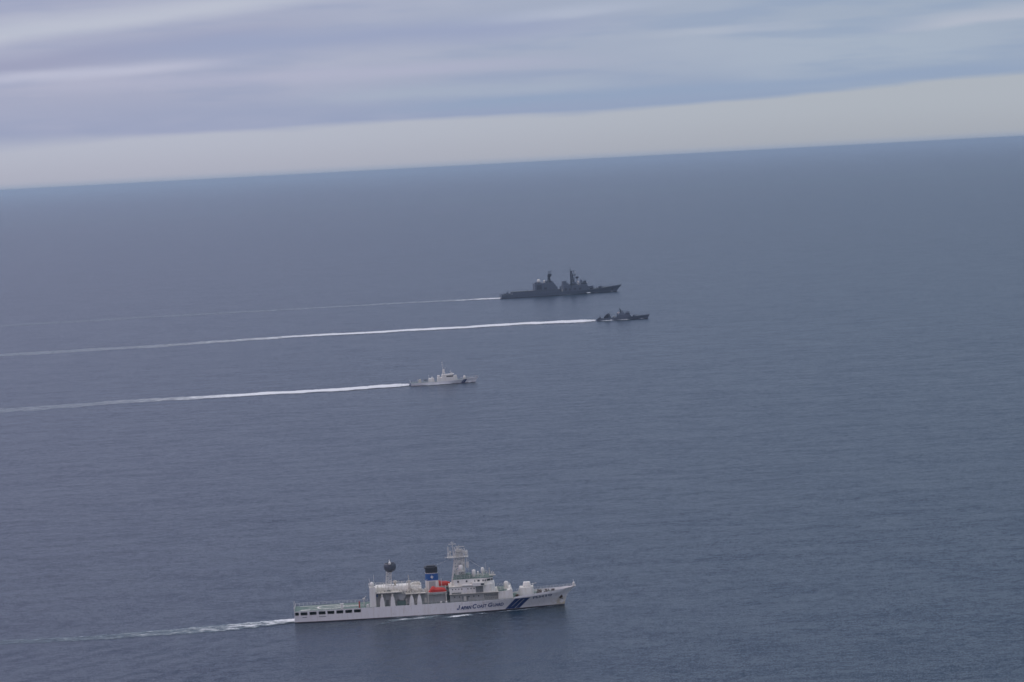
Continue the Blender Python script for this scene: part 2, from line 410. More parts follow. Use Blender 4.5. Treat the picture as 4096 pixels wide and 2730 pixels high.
def strip(mb, dens, pts, widths, ds, hs=None, seg=8, nw=8, wob=0, seed=0, z0=.12):
    """A foam strip along a line on the water; its density falls to nothing at its rim."""
    rnd = random.Random(seed); P = []
    for k in range(len(pts)-1):
        for i in range(seg):
            f = i/seg; P.append((k+f))
    P.append(len(pts)-1.0)
    rows = []; ph = [rnd.uniform(0, 6.3) for _ in range(4)]
    for idx, q in enumerate(P):
        k = min(int(q), len(pts)-2); f = q-k
        lp = lambda a: a[k]*(1-f)+a[k+1]*f
        x = lp([p[0] for p in pts]); y = lp([p[1] for p in pts])
        d = Vector((pts[k+1][0]-pts[k][0], pts[k+1][1]-pts[k][1])).normalized(); nn = Vector((-d.y, d.x))
        wd = lp(widths)*(1+.10*math.sin(idx*.9+ph[0])+.08*rnd.uniform(-1, 1)); h = lp(hs) if hs else 0
        off = wob*(math.sin(x/6.5+ph[3])*.45+math.sin(x/17+ph[1])*.7+math.sin(x/41+ph[2]))
        row = []
        for j in range(nw+1):
            u = j/nw*2-1; g = max(0, 1-u*u)
            mb.v.append((x+nn.x*(u*wd/2+off), y+nn.y*(u*wd/2+off), z0+h*g*(.75+.5*rnd.random())))
            e = .0 if idx in (0, len(P)-1) and len(pts) > 1 and not getattr(strip, 'open', False) else 1
            dens.append(lp(ds)*min(1, g*2.4)*e); row.append(len(mb.v)-1)
        rows.append(row)
    for a, b in zip(rows, rows[1:]):
        for j in range(nw): mb.f.append((a[j], b[j], b[j+1], a[j+1])); mb.sm.append(True)
def foam_obj(name, mb, dens, mat, label, cat):
    o = mb.build(name, mat); at = o.data.attributes.new('dens', 'FLOAT', 'POINT'); at.data.foreach_set('value', dens)
    return tag(o, label, cat, kind='stuff')

# ------------------------------------------------------------------ ship 1: the large white patrol ship
def ship_root(name, loc, deg, label, cat, k=1.0):
    r = empty(name, (loc[0], loc[1], 0), R(deg)); r.scale = (k, k, k); return tag(r, label, cat)
O1, A1 = (-88.44, 1079.43), 2.665
def W1(x, y):
    c, s_ = math.cos(R(A1)), math.sin(R(A1)); x *= 1.0171; y *= 1.0171; return (O1[0]+x*c-y*s_, O1[1]+x*s_+y*c)
s1 = ship_root('patrol_ship', O1, A1, 'large white coast guard ship with blue banded funnel, nearest of the four vessels', 'ship', 1.0171)
H1 = Hull(101.6, [(0, 6.0), (15, 6.9), (30, 7.1), (65, 6.9), (80, 4.7), (88, 2.8), (95, 1.2), (99.5, .3), (101.6, .05)],
          [(0, 6.7), (15, 7.2), (30, 7.3), (68, 7.3), (80, 6.9), (88, 5.9), (94, 4.5), (98.5, 2.7), (101.6, .06)],
          [(0, 4.3), (80, 4.35), (84, 4.5), (90, 4.9), (101.6, 5.5)],
          [(0, 4.42), (82, 4.5), (82.6, 5.0), (86, 5.45), (92, 5.9), (97, 6.3), (101.6, 7.0)],
          [(-1.6, 101.4), (0, 101.6), (1.6, 101.95), (3.3, 102.5), (5, 103.6), (7, 106.3)], 78, 1.25)
holes = [(.3, 1.7), (2.4, 4.9), (5.75, 8.3), (9.1, 11.65), (12.4, 14.95), (15.75, 18.3), (19.05, 21.6), (22.35, 24.9)]
holes = [(a, b, 2.85, 4.02) for a, b in holes]
xs_aft = sorted({0.0, *[h[0] for h in holes], *[h[1] for h in holes], 27.0})
aft = H1.mesh(xs_aft, holes); fwd = H1.mesh([27, 32, 38, 45, 52, 60, 68, 74, 78, 80, 82, 82.6, 84, 86, 88, 90, 92, 94, 96, 97.5, 99, 100.2, 101, 101.6])
aft.add(fwd.v, [f for f in fwd.f if True], False)
hull1 = aft.build('hull', M['hull_white'], s1, False)
MB().box(.2, 26.8, -6.0, 6.0, 2.55, 2.7).build('mooring_deck', M['deck'], s1)
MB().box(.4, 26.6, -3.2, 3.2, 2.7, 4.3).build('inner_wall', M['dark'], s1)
H1.deck([0, 8, 15, 22, 30, 40, 50, 60, 70, 78, 82], lambda x: 4.41).build('main_deck', M['deck'], s1)
H1.deck([82.1, 86, 90, 94, 97.5, 99.5, 101, 101.6], lambda x: 4.55+(x-82)*.045, .1).build('forecastle_deck', M['deck'], s1)
for x0, x1 in ((3, 4.6), (9.2, 11.8)): H1.decal([((x0, 1.95), (x1, 1.95), (x1, 2.12), (x0, 2.12))], 'discharge_slot', M['dark'], s1)
# stripes: blue panel with two thin white lines
def sl(x0, x1, z): return x0+(x1-x0)*(z-.4)/3.95
H1.decal([((78.9, .4), (84.4, .4), (88.6, 4.4), (82.9, 4.4))], 'blue_stripe', M['navy'], s1, .04, 10, 8)
H1.decal([((81.3, 1.2), (81.45, 1.2), (85.0, 4.3), (84.82, 4.3)), ((82.55, .5), (82.75, .5), (86.3, 3.9), (86.1, 3.9))], 'white_stripe', M['white'], s1, .07, 1, 8)
def jx(p): return 60.9+(p-600)/632*17.5
J0, JZ, JH, JW = jx(592), 1.52, 1.68, 1.0
def jq(x0_, x1_, z0_, z1_):
    f = lambda u, v: (J0 + u*JW + .25*v*JH, JZ + v*JH); return (f(x0_, z0_), f(x1_, z0_), f(x1_, z1_), f(x0_, z1_))
H1.decal([jq(.62, .95, .2, 1), jq(.1, .9, 0, .2), jq(0, .3, .12, .36)], 'hull_lettering', M['navy'], s1, .06, 1, 2)
H1.text([(w_, jx(a_), jx(b_), h_) for w_, a_, b_, h_ in (('APAN', 645, 796, 1.3), ('C', 808, 866, 1.7), ('OAST', 870, 1003, 1.3), ('G', 1020, 1082, 1.7), ('UARD', 1082, 1232, 1.3))],
        1.5, .022, 'hull_lettering', M['navy'], s1, shear=.25, bold=.032)
H1.text([('PLH', 89.6, 93.6, .9), ('10', 94.4, 96.8, .9)], 3.6, .075, 'hull_number', M['navy'], s1, bold=.02)
an = MB().box(99.9, 101.0, H1.surf(100.4, 3.4)-.35, H1.surf(100.4, 3.4)+.4, 3.0, 4.0, .15, .05).bar((100.2, H1.surf(100.2, 3)-.25, 2.9), (100.9, H1.surf(100.9, 3)-.3, 2.5), .16)
an.bar((99.6, H1.surf(99.6, 3.2)-.2, 3.3), (100.2, H1.surf(100.2, 3.)-.3, 2.7), .14); an.build('anchor', M['rust'], s1)
# aft: flight deck with markings, rails, safety nets
c = MB(); n = 40; ro, ri = 5.1, 4.5
c.add([(13.5+r*math.cos(2*math.pi*i/n), r*math.sin(2*math.pi*i/n)*.95, 4.45) for i in range(n) for r in (ro, ri)], [(2*i, 2*((i+1) % n), 2*((i+1) % n)+1, 2*i+1) for i in range(n)])
for a, b in (((2, -5.2), (24, -1)), ((2, 5.2), (24, 1)), ((5, 0), (26, 0))):
    d = Vector((b[0]-a[0], b[1]-a[1])).normalized(); q = Vector((-d.y, d.x))*.26
    c.add([(a[0]+q.x, a[1]+q.y, 4.456), (b[0]+q.x, b[1]+q.y, 4.456), (b[0]-q.x, b[1]-q.y, 4.456), (a[0]-q.x, a[1]-q.y, 4.456)], [(0, 1, 2, 3)])
c.add([(2.5, -4.5, 4.46), (6.0, -4.5, 4.46), (6.0, -3.7, 4.46), (2.5, -3.7, 4.46)], [(0, 1, 2, 3)])
c.build('deck_markings', M['white'], s1)
r = MB(); r.rail([(27.5, 6.9, 4.45), (15, 7.05, 4.45), (.2, 6.5, 4.45), (.1, 0, 4.45), (.2, -6.4, 4.45)], 1.05, 1.5, .045)
r.bar((.1, -6.5, 4.4), (-.1, -6.5, 6.2), .09); r.bar((.1, 6.5, 4.4), (-.1, 6.5, 6.4), .09)
r.bar((0, 0, 4.4), (-.4, 0, 7.4), .06)
for x in (3, 6.5, 10, 13.5, 17, 20.5): r.bar((x, -7.0, 4.4), (x+.1, -7.75, 4.75), .05, n=4)
r.bar((2, -7.75, 4.75), (24, -7.95, 4.8), .05, n=4)
r.build('aft_railing', M['lattice'], s1)
MB().box(17.5, 18.4, -6.9, -6.1, 4.45, 6.3).box(17.3, 18.6, -7.0, -6.0, 6.3, 6.42).build('deck_locker', M['white'], s1)
MB().box(24.25, 24.7, -6.7, -6.3, 4.45, 6.9).build('hydrant_post', M['red'], s1)
g = MB().bar((26.2, -3, 4.45), (26.2, -3, 7.2), .18).bar((25.9, -3, 7.1), (27.1, -3.2, 8.2), .12).box(25.7, 26.7, -3.5, -2.5, 7.0, 7.4)
g.box(27, 28.2, -6.6, -5.2, 4.45, 5.5, .2, .1).bar((26.8, -6.4, 5.1), (28.4, -6.4, 5.9), .07); g.build('deck_gear', M['lattice'], s1)
# control tower beside the hangar
tw = MB().box(28.4, 30.8, -6.4, -3.4, 4.42, 11.8, .06, .05); two = tw.build('control_tower', M['white'], s1)
MB().rail([(28.2, -6.5, 11.8), (31.0, -6.5, 11.8), (31.0, -3.3, 11.8), (28.2, -3.3, 11.8), (28.2, -6.5, 11.8)], 1.1, .8, .05).build('tower_railing', M['lattice'], two)
MB().dome((29.5, -4.9, 11.8), .75, .75, 1.1).bar((30.3, -4.3, 11.8), (30.3, -4.3, 16.2), .05).bar((28.7, -4.4, 11.8), (28.6, -4.4, 14.8), .05).build('radome', M['white'], two)
MB().box(31.0, 31.45, -6.5, -6.1, 8.0, 9.3).build('marker_panel', M['navy'], s1)
# hangar and aft deckhouse
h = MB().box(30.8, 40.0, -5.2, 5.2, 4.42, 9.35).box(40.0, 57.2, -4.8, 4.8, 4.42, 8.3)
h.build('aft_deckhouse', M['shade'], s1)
MB().box(30.6, 48.0, -2.9, 4.6, 9.4, 10.9).box(31.0, 47.2, -2.2, 3.9, 10.9, 11.15).box(41, 48.05, -3.4, -2.9, 9.2, 10.2).build('hangar_roof', M['white'], s1)
MB().box(31.0, 40.6, -7.05, -2.9, 9.36, 9.66).box(33.2, 36, -6.0, -3.2, 9.66, 9.74).build('boat_platform', M['cream'], s1)
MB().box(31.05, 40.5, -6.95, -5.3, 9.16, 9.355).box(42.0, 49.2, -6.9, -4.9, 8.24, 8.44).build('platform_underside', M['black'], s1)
MB().box(41.9, 49.4, -7.05, -4.85, 8.45, 8.72).build('boat_platform', M['cream'], s1)
MB().box(34.0, 36.4, -5.4, -3.9, 9.75, 10.1, .15, .15).build('dark_hatch', M['dark'], s1)
for x, hgt in ((33.1, 8.0), (37.0, 8.1), (44.1, 7.8), (47.0, 7.9)):
    MB().prism([(x-.95, 4.42), (x+.9, 4.42), (x+.78, 6.2), (x+.55, hgt-.5), (x+.2, hgt), (x-.3, hgt), (x-.6, hgt-.5), (x-.82, 6.2)], -7.1, -6.2).build('platform_pillar', M['white'], s1)
    MB().box(x-.35, x+.3, -6.9, -6.3, hgt-.1, 9.1 if x < 40 else 8.3).build('pillar_head', M['cream'], s1)
MB().prism([(38.4, 9.1), (41.6, 9.3), (42.2, 8.2), (41.0, 6.0), (39.6, 6.4)], -5.6, -5.25).build('vent_casing', M['shade'], s1)
MB().box(38.6, 41.8, -5.8, -5.25, 4.42, 6.0).build('store_opening', M['deck'], s1)
d = MB()
for x, z0, z1 in ((31.8, 9.7, 12.2), (33.0, 9.7, 13.1), (33.9, 9.7, 12.4), (39.5, 11, 13.6), (40.8, 11, 12.9), (42.6, 11, 13.0), (45.4, 11, 13.2), (46.6, 11, 12.8)):
    y = random.uniform(-5, 1); d.bar((x, y, z0), (x-.1, y, z1), .08); d.bar((x-.5, y, z1-.5), (x+.5, y, z1-.4), .07)
d.lathe((43.5, -3.8, 8.7), [(.5, 0), (.55, 3.2), (.35, 3.4)], 10); d.bar((43.5, -3.8, 12), (43.3, -3.8, 15.3), .12).box(42.9, 44.1, -4.2, -3.4, 12.2, 13.2)
d.lathe((38.2, -.5, 11), [(.35, 0), (.35, 1.2), (.85, 1.3), (.85, 1.9), (.2, 2.1)], 12)
d.rail([(31.2, -6.9, 9.66), (40.4, -6.9, 9.66)], 1.0, 1.4, .04).rail([(31, 4.4, 10.9), (47.5, 4.4, 10.9)], 1.0, 1.5, .04).rail([(42, -6.9, 8.72), (49.3, -6.9, 8.72)], 1.0, 1.2, .04)
for k in range(16):
    x = 31.6+k*1.02; y = random.uniform(-6.4, -3.2); z = 9.66 if x < 40.6 else 8.72; h_ = random.uniform(.5, 1.7)
    d.box(x-.3, x+.3, y-.3, y+.3, z, z+h_, .06, .06)
    if k % 3 == 0: d.bar((x, y, z), (x-.1, y, z+h_+1.6), .09)
d.box(44.2, 47.8, -1.5, 1.5, 11.15, 11.9, .3, .2)
d.build('roof_fittings', M['cream'], s1)
d = MB()
for i in range(9):
    x = 41.5+i*.95; d.box(x, x+random.uniform(.4, .8), -4.2, -3.3, 8.75, 8.75+random.uniform(.5, 1.5))
d.bar((41.8, -6.0, 8.8), (45.2, -6.2, 11.2), .14).bar((45.2, -6.2, 11.2), (48.4, -5.8, 9.4), .12); d.build('boat_crane', M['cream'], s1)
# aft lattice mast with the dark radar bowl
am = MB().lattice([(34.7, -1.1, 10.9), (36.9, -1.1, 10.9), (36.9, 1.1, 10.9), (34.7, 1.1, 10.9)], [(35.3, -.7, 16.2), (36.9, -.7, 16.2), (36.9, .7, 16.2), (35.3, .7, 16.2)], 5, .17, .1)
amo = am.box(35, 37.2, -1, 1, 16.15, 16.35).build('aft_mast', M['lattice'], s1)
MB().lathe((36.6, 0, 18.3), [(.9, -1.9), (1.7, -1.55), (2.2, -.8), (2.35, 0), (2.25, .8), (1.95, 1.4), (1.8, 1.35), (2.1, .8), (2.15, 0), (2.0, -.7), (1.5, -1.3), (.1, -1.5)], 24).build('radar_bowl', M['radar'], amo)
MB().bar((36.6, 0, 16.8), (36.5, 0, 21.0), .14).bar((36.6, 0, 20.2), (36.6, -2.0, 20.0), .12).lathe((36.6, -2.2, 19.6), [(.05, -.35), (.5, 0), (.48, .5), (.1, .9)], 12).build('radar_feed', M['white'], amo)
# funnel
def oct_(x0, x1, y, k): return [(x0+k, -y), (x1-k, -y), (x1, -y+k), (x1, y-k), (x1-k, y), (x0+k, y), (x0, y-k), (x0, -y+k)]
fu = MB().plan(oct_(49.6, 54.6, 2.5, .7), 8.3, 12.45, .985).build('funnel', M['white'], s1)
MB().box(50.9, 53.4, -2.56, -2.4, 8.6, 12.2).build('funnel_panel', M['shade'], fu)
MB().plan(oct_(49.68, 54.5, 2.46, .7), 12.45, 15.1, .985).build('blue_band', M['blue'], fu)
MB().plan(oct_(49.66, 54.48, 2.47, .7), 15.1, 15.26, 1).build('white_line', M['white'], fu)
MB().plan(oct_(49.75, 54.4, 2.42, .7), 15.26, 17.0, .98).plan(oct_(49.35, 54.3, 2.6, .6), 17.0, 17.5, .97).box(50.3, 53.6, -1.4, 1.4, 17.5, 17.9).build('funnel_cap', M['black'], fu)
em = MB(); cx, cz = 52.15, 13.8
pts = []
for i in range(16):
    rr = (1.05 if i % 4 == 0 else .62 if i % 4 == 2 else .36); a = math.pi*i/8+math.pi/2; pts.append((cx+rr*.75*math.cos(a), cz+rr*math.sin(a)))
em.prism(pts, -2.52, -2.47).build('funnel_emblem', M['white'], fu)
MB().bar((50.2, -3.4, 8.4), (50.2, -3.4, 13.2), .1).bar((55.7, -3.4, 8.4), (55.5, -3.4, 13.4), .1).bar((57.0, -5.2, 4.5), (57.0, -5.2, 10.8), .16).bar((50.3, -6.3, 4.5), (50.3, -6.3, 8.6), .16)\
    .bar((57.2, -6.6, 4.5), (57.0, -6.6, 8.2), .14).bar((50.0, -6.3, 8.0), (57.5, -6.3, 7.95), .14).build('boat_davit', M['cream'], s1)
# forward superstructure
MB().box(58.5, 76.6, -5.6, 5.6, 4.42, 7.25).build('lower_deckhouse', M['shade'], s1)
MB().box(58.3, 77.0, -6.7, 6.7, 7.25, 7.42).build('walkway_deck', M['cream'], s1)
MB().box(58.4, 71.2, -6.2, 6.2, 7.42, 10.0).build('middle_deckhouse', M['white'], s1)
MB().plan([(71.2, -5.9), (73.8, -5.9), (75.6, -4.2), (75.6, 4.2), (73.8, 5.9), (71.2, 5.9)], 7.42, 10.3, .985).build('bridge_front', M['white'], s1)
MB().box(68.3, 71.0, -6.26, -6.15, 7.5, 9.9).build('recess_shade', M['recess_shade'], s1)  # flat raised panel, its dark colour stands for recess shade
MB().box(58.2, 72.0, -6.5, 6.5, 10.0, 10.12).build('bridge_deck', M['cream'], s1)
br = MB().plan([(60.1, -5.1), (72.4, -5.1), (74.9, -3.6), (74.9, 3.6), (72.4, 5.1), (60.1, 5.1)], 10.12, 12.7).build('bridge', M['white'], s1)
MB().plan([(60.0, -5.2), (72.5, -5.2), (75.1, -3.7), (75.1, 3.7), (72.5, 5.2), (60.0, 5.2)], 12.7, 12.84).build('bridge_roof', M['deck'], br)
MB().box(67.1, 71.5, -7.5, 7.5, 10.12, 11.35).build('bridge_wing', M['white'], s1)
MB().box(70.2, 71.4, -7.54, -7.45, 10.35, 11.05).build('wing_opening', M['dark'], s1)
for x, wd in ((61.8, .6), (65.0, .6), (68.1, .3), (69.5, .8), (71.2, .5), (72.0, .4)):
    MB().box(x-wd/2, x+wd/2, -5.16, -5.04, 11.45, 12.1).build('bridge_window', M['glass'], br)
for k in range(5):
    y = -2.9+k*1.45; MB().box(74.86, 74.97, y-.5, y+.5, 11.5, 12.2).build('bridge_window', M['glass'], br)
wn = MB().add([(72.6, -5.03, 11.5), (74.0, -4.19, 11.5), (74.0, -4.19, 12.2), (72.6, -5.03, 12.2)], [(0, 1, 2, 3)]).add([(74.2, -4.07, 11.5), (74.8, -3.71, 11.5), (74.8, -3.71, 12.2), (74.2, -4.07, 12.2)], [(0, 1, 2, 3)])
wn.build('bridge_window', M['glass'], br)
MB().box(63.5, 65.0, -6.30, -6.18, 7.6, 9.5).build('pale_door', M['hull_white'], s1)
MB().box(59.2, 62.8, -6.29, -6.17, 7.45, 7.9).box(63.0, 65.4, -5.66, -5.55, 4.6, 6.4).box(71.3, 76.4, -5.67, -5.55, 4.7, 6.9).build('recess_shade', M['recess_shade'], s1)  # flat panels, recess shade painted as a dark tone
MB().rail([(71.2, -5.72, 4.45), (76.5, -5.72, 4.45)], 2.3, .75, .06).box(63.6, 64.6, -5.72, -5.64, 4.5, 6.3).build('recess_frame', M['cream'], s1)
MB().box(57.5, 58.4, -5.0, 5.0, 4.42, 8.2).build('gap_shade', M['dark'], s1)  # solid block, the gap's shade put into its dark colour
# front house, sloping sides
MB().prism([(76.6, 4.5), (82.2, 4.5), (82.0, 7.6), (81.5, 8.0), (79.6, 7.5), (76.6, 7.25)], -5.9, 5.9).build('front_deckhouse', M['white'], s1)
MB().box(76.7, 81.6, -5.5, 5.5, 7.42, 7.62).build('front_deck', M['deck'], s1)
MB().lathe((80.0, 0, 7.6), [(.85, 0), (.9, 1.9), (.7, 2.5), (.1, 2.7)], 16).box(79, 81, -1.1, 1.1, 7.6, 7.8).build('small_gun_mount', M['white'], s1)
MB().rail([(76.6, -5.7, 7.6), (81.5, -5.7, 7.8), (81.6, 0, 7.8), (81.5, 5.7, 7.8), (76.6, 5.7, 7.6)], 1.05, 1.1, .045).rail([(58.6, -6.6, 7.42), (71, -6.6, 7.42), (77, -6.6, 7.42)], 1.0, 1.4, .03)\
    .rail([(60.3, -5.0, 12.84), (72.3, -5.0, 12.84), (74.8, -3.6, 12.84), (74.8, 3.6, 12.84), (72.3, 5, 12.84)], 1.1, 1.0, .045).build('bridge_railing', M['lattice'], s1)
d = MB()
for i in range(7): x = 76.8+i*.7; d.bar((x, -5.0+random.random()*3, 7.6), (x, -5.0+random.random()*3, 8.3+random.random()*.9), .09)
for i in range(9):
    x = 67+i*.85; y = random.uniform(-4, 3); z = 13.4+random.random()*1.2; d.bar((x, y, 12.84), (x, y, z), .09); d.box(x-.25, x+.25, y-.25, y+.25, z-.4, z)
d.bar((74.0, -2, 12.8), (73.8, -2, 16.0), .12).bar((75.0, -1, 12.8), (75.6, -1, 14.2), .12).box(73.7, 76.0, -3.6, -2.6, 13.2, 13.5).bar((74.9, -3.4, 12.8), (74.9, -3.4, 15.2), .06)
d.build('bridge_fittings', M['cream'], s1)
MB().box(60.4, 67.2, -3.0, 3.0, 12.84, 13.9, .2, .2).build('mast_house', M['deck'], s1)
MB().dome((68.0, -1.2, 12.9), .75, .7, 2.0).build('radome', M['white'], s1)
MB().dome((71.4, 0, 13.9), .65, .7, 1.4).bar((71.4, 0, 12.9), (71.4, 0, 13.9), .4).build('radome', M['white'], s1)
MB().dome((69.6, 1, 12.84), .35, .4, 1.3).build('radome', M['white'], s1)
for k in range(10):
    MB().box(59.4+k*1.15, 59.75+k*1.15, -6.24, -6.17, 8.9, 9.3).build('porthole', M['glass'], s1)
for k in range(6):
    MB().box(60.0+k*1.8, 60.4+k*1.8, -5.66, -5.57, 5.9, 6.35).build('porthole', M['glass'], s1)
for x in (42.0, 45.6, 49.3): MB().box(x-.4, x+.4, -4.86, -4.78, 4.5, 6.5).build('door', M['cream'], s1)
for x in (35.0, 39.2): MB().box(x-.5, x+.5, -5.26, -5.18, 4.5, 6.6).build('door', M['recess_shade'], s1)
lf = MB()
for k in range(7): lf.lathe((60.0+k*.95+3.6, -6.45, 10.45), [(.32, -.5), (.36, -.4), (.36, .4), (.32, .5)], 8, 'x') if k < 4 else None
lf.build('life_raft', M['white'], s1)
MB().bar((60.8, -.8, 12.9), (58.9, -4.8, 10.1), .06).bar((64.6, 0, 20.4), (74.8, -2, 13.4), .035).bar((61.2, 0, 20.4), (54.0, 0, 17.9), .03).build('stay', M['lattice'], s1)
MB().bar((66.2, -3.8, 12.84), (66.0, -3.8, 17.8), .05).bar((63.0, -4.2, 12.84), (62.8, -4.2, 16.6), .05).bar((72.8, 3.5, 12.84), (72.6, 3.5, 17.4), .05).build('whip_antenna', M['lattice'], s1)
# main mast
mm = MB().lattice([(59.6, -2, 10.1), (64.6, -1.6, 13.9), (64.6, 1.6, 13.9), (59.6, 2, 10.1)], [(61.2, -1.0, 20.4), (64.6, -1.0, 20.4), (64.6, 1.0, 20.4), (61.2, 1.0, 20.4)], 7, .27, .15)
mm.box(58.3, 66.2, -1.8, 1.8, 20.4, 20.6).rail([(58.3, -1.8, 20.6), (66.2, -1.8, 20.6)], .9, .9, .05).bar((57.4, 0, 20.5), (58.4, 0, 20.5), .12)
mm.bar((65.6, -1.2, 16), (65.6, -1.2, 20.4), .12).box(65.2, 66.3, -1.6, -.8, 16.4, 18.6)
mmo = mm.build('main_mast', M['lattice'], s1)
u = MB()
u.bar((58.9, 0, 20.6), (58.6, 0, 24.6), .13).bar((58.5, -.3, 21), (59.1, -.3, 24.4), .09)
u.bar((60.8, 0, 20.6), (60.4, 0, 26.4), .2, .1).bar((59.1, 0, 25.4), (61.8, 0, 25.4), .13).bar((59.8, 0, 26.1), (61.2, 0, 26.1), .07)
u.bar((62.0, 0, 20.6), (61.2, 0, 24.2), .18).bar((62.8, 0, 20.6), (62.9, 0, 25.0), .22, .1).bar((61.6, 0, 24.3), (64.9, 0, 24.3), .12).bar((63.8, .5, 20.6), (63.9, .5, 23.6), .13)
u.lattice([(61, -.8, 20.6), (64.3, -.8, 20.6), (64.3, .8, 20.6), (61, .8, 20.6)], [(61.8, -.4, 23.2), (63.6, -.4, 23.2), (63.6, .4, 23.2), (61.8, .4, 23.2)], 3, .11, .08)
u.bar((65.4, -.4, 20.6), (64.8, -.4, 23.9), .14).box(64.6, 66.2, -.9, .1, 21.6, 22.6, .15, .1).bar((66.0, -.4, 20.6), (66.0, -.4, 22.8), .1)
for x, y, h in ((59.6, .8, 2.6), (61.6, -1.2, 3.2), (62.3, 1.1, 3.9), (64.4, -1.0, 3.0), (65.7, 1.0, 2.4), (58.8, -1.0, 2.0), (63.4, -.9, 3.4)):
    u.bar((x, y, 20.6), (x-.1, y, 20.6+h), .17, .1).box(x-.35, x+.35, y-.3, y+.3, 20.6+h*.55, 20.6+h*.8)
for x, z in ((60.9, 15.6), (62.6, 18.4), (64.3, 14.8), (62.0, 13.9), (64.0, 17.6)): u.box(x-.5, x+.5, -1.9, -1.1, z, z+.9)
u.bar((60.9, -1.6, 11), (61.9, -1.2, 20.4), .16).bar((64.0, -1.9, 13.9), (63.9, -1.3, 20.4), .16)
u.build('antenna', M['lattice'], mmo)
MB().box(61.4, 63.9, -.2, .2, 22.4, 22.7).bar((62.6, 0, 22.2), (62.6, 0, 22.45), .2).box(60.9, 64.3, -1.15, -.9, 18.5, 18.8).build('radar_bar', M['white'], mmo)
MB().dome((63.2, -1.6, 15.4), 1.0, 1.0, 1.3).box(62.2, 64.2, -2.6, -.8, 15.2, 15.4).build('radome', M['white'], mmo)
# forward gun
gt = MB().plan([(84.9, -2.0), (86.0, -2.7), (89.4, -2.7), (90.2, -1.8), (90.2, 1.8), (89.4, 2.7), (86, 2.7), (84.9, 2.0)], 4.6, 7.75, .97).build('gun_turret', M['white'], s1)
MB().plan([(86.2, -1.2), (86.9, -1.7), (88.8, -1.7), (89.3, -1.1), (89.3, 1.1), (88.8, 1.7), (86.9, 1.7), (86.2, 1.2)], 7.75, 9.45, .8).build('gun_house', M['white'], gt)
MB().bar((89.0, 0, 8.6), (91.4, 0, 8.85), .1).build('gun_barrel', M['lattice'], gt)
MB().rail([(85.0, -2.6, 7.7), (90.1, -2.6, 7.7), (90.1, 2.6, 7.7)], .8, .8, .05).build('turret_railing', M['lattice'], gt)
MB().prism([(83.3, 4.6), (85.0, 4.6), (85.0, 7.4), (84.6, 7.4)], -2.4, -2.2).build('ladder', M['lattice'], gt)
# forecastle gear and rails
d = MB(); d.lathe((95.0, -1.6, 4.95), [(.7, 0), (.7, .2), (.35, .3), (.35, .9), (.6, 1.0), (.6, 1.15)], 12).lathe((95.0, 1.6, 4.95), [(.7, 0), (.7, .2), (.35, .3), (.35, .9), (.6, 1.0), (.6, 1.15)], 12)
d.box(91.5, 93.4, -1.0, 1.0, 4.8, 6.2, .2, .2).box(96.8, 98.2, -.5, .5, 5.0, 6.3, .1, .1).box(83, 84.6, -5.2, -3.4, 4.5, 5.6, .2, .2)
for x, y in ((91.3, -3.6), (94, -3.4), (97.2, -2.2), (92, 3.5), (96, 2.8)): d.lathe((x, y, 4.8), [(.22, 0), (.2, .9), (.3, 1.0), (.1, 1.2)], 8)
d.build('windlass', M['rust'], s1)
r = MB()
top = [(x, H1) for x in (84, 88, 92, 95, 97.5, 99.5, 101.2)]
for sd in (-1, 1):
    pts = []
    for x, _ in top:
        z = lerp_tab(H1.zt, x); pts.append((H1.X(x, z), sd*H1.Y(x, z)*.97, z-.05))
    r.rail(pts, .85, 1.3, .04)
r.build('bow_railing', M['lattice'], s1)
d = MB().box(105.0, 106.2, -.5, .5, 6.9, 7.5, .1, .1).lathe((105.5, 0, 7.4), [(.4, 0), (.5, .5), (.3, 1.0), (.1, 1.1)], 10).bar((105.6, 0, 7), (105.3, 0, 9.4), .05)
for x in (92.2, 96.5): z = lerp_tab(H1.zt, x); d.box(H1.X(x, z)-.35, H1.X(x, z)+.35, -H1.Y(x, z)-.1, -H1.Y(x, z)+.3, z-.1, z+.45)
d.build('bow_fairlead', M['white'], s1)
# bulwark-top bollards along the waist
for x in (55.0, 57.0):
    MB().lathe((x, -7.0, 4.42), [(.4, 0), (.42, .4), (.2, .7)], 8).build('bollard', M['white'], s1)
MB().rail([(42, -7.15, 4.42), (50, -7.2, 4.42), (58, -7.2, 4.42), (76, -6.95, 4.42), (82, -6.7, 4.5)], .95, 1.5, .03).build('side_railing', M['lattice'], s1)

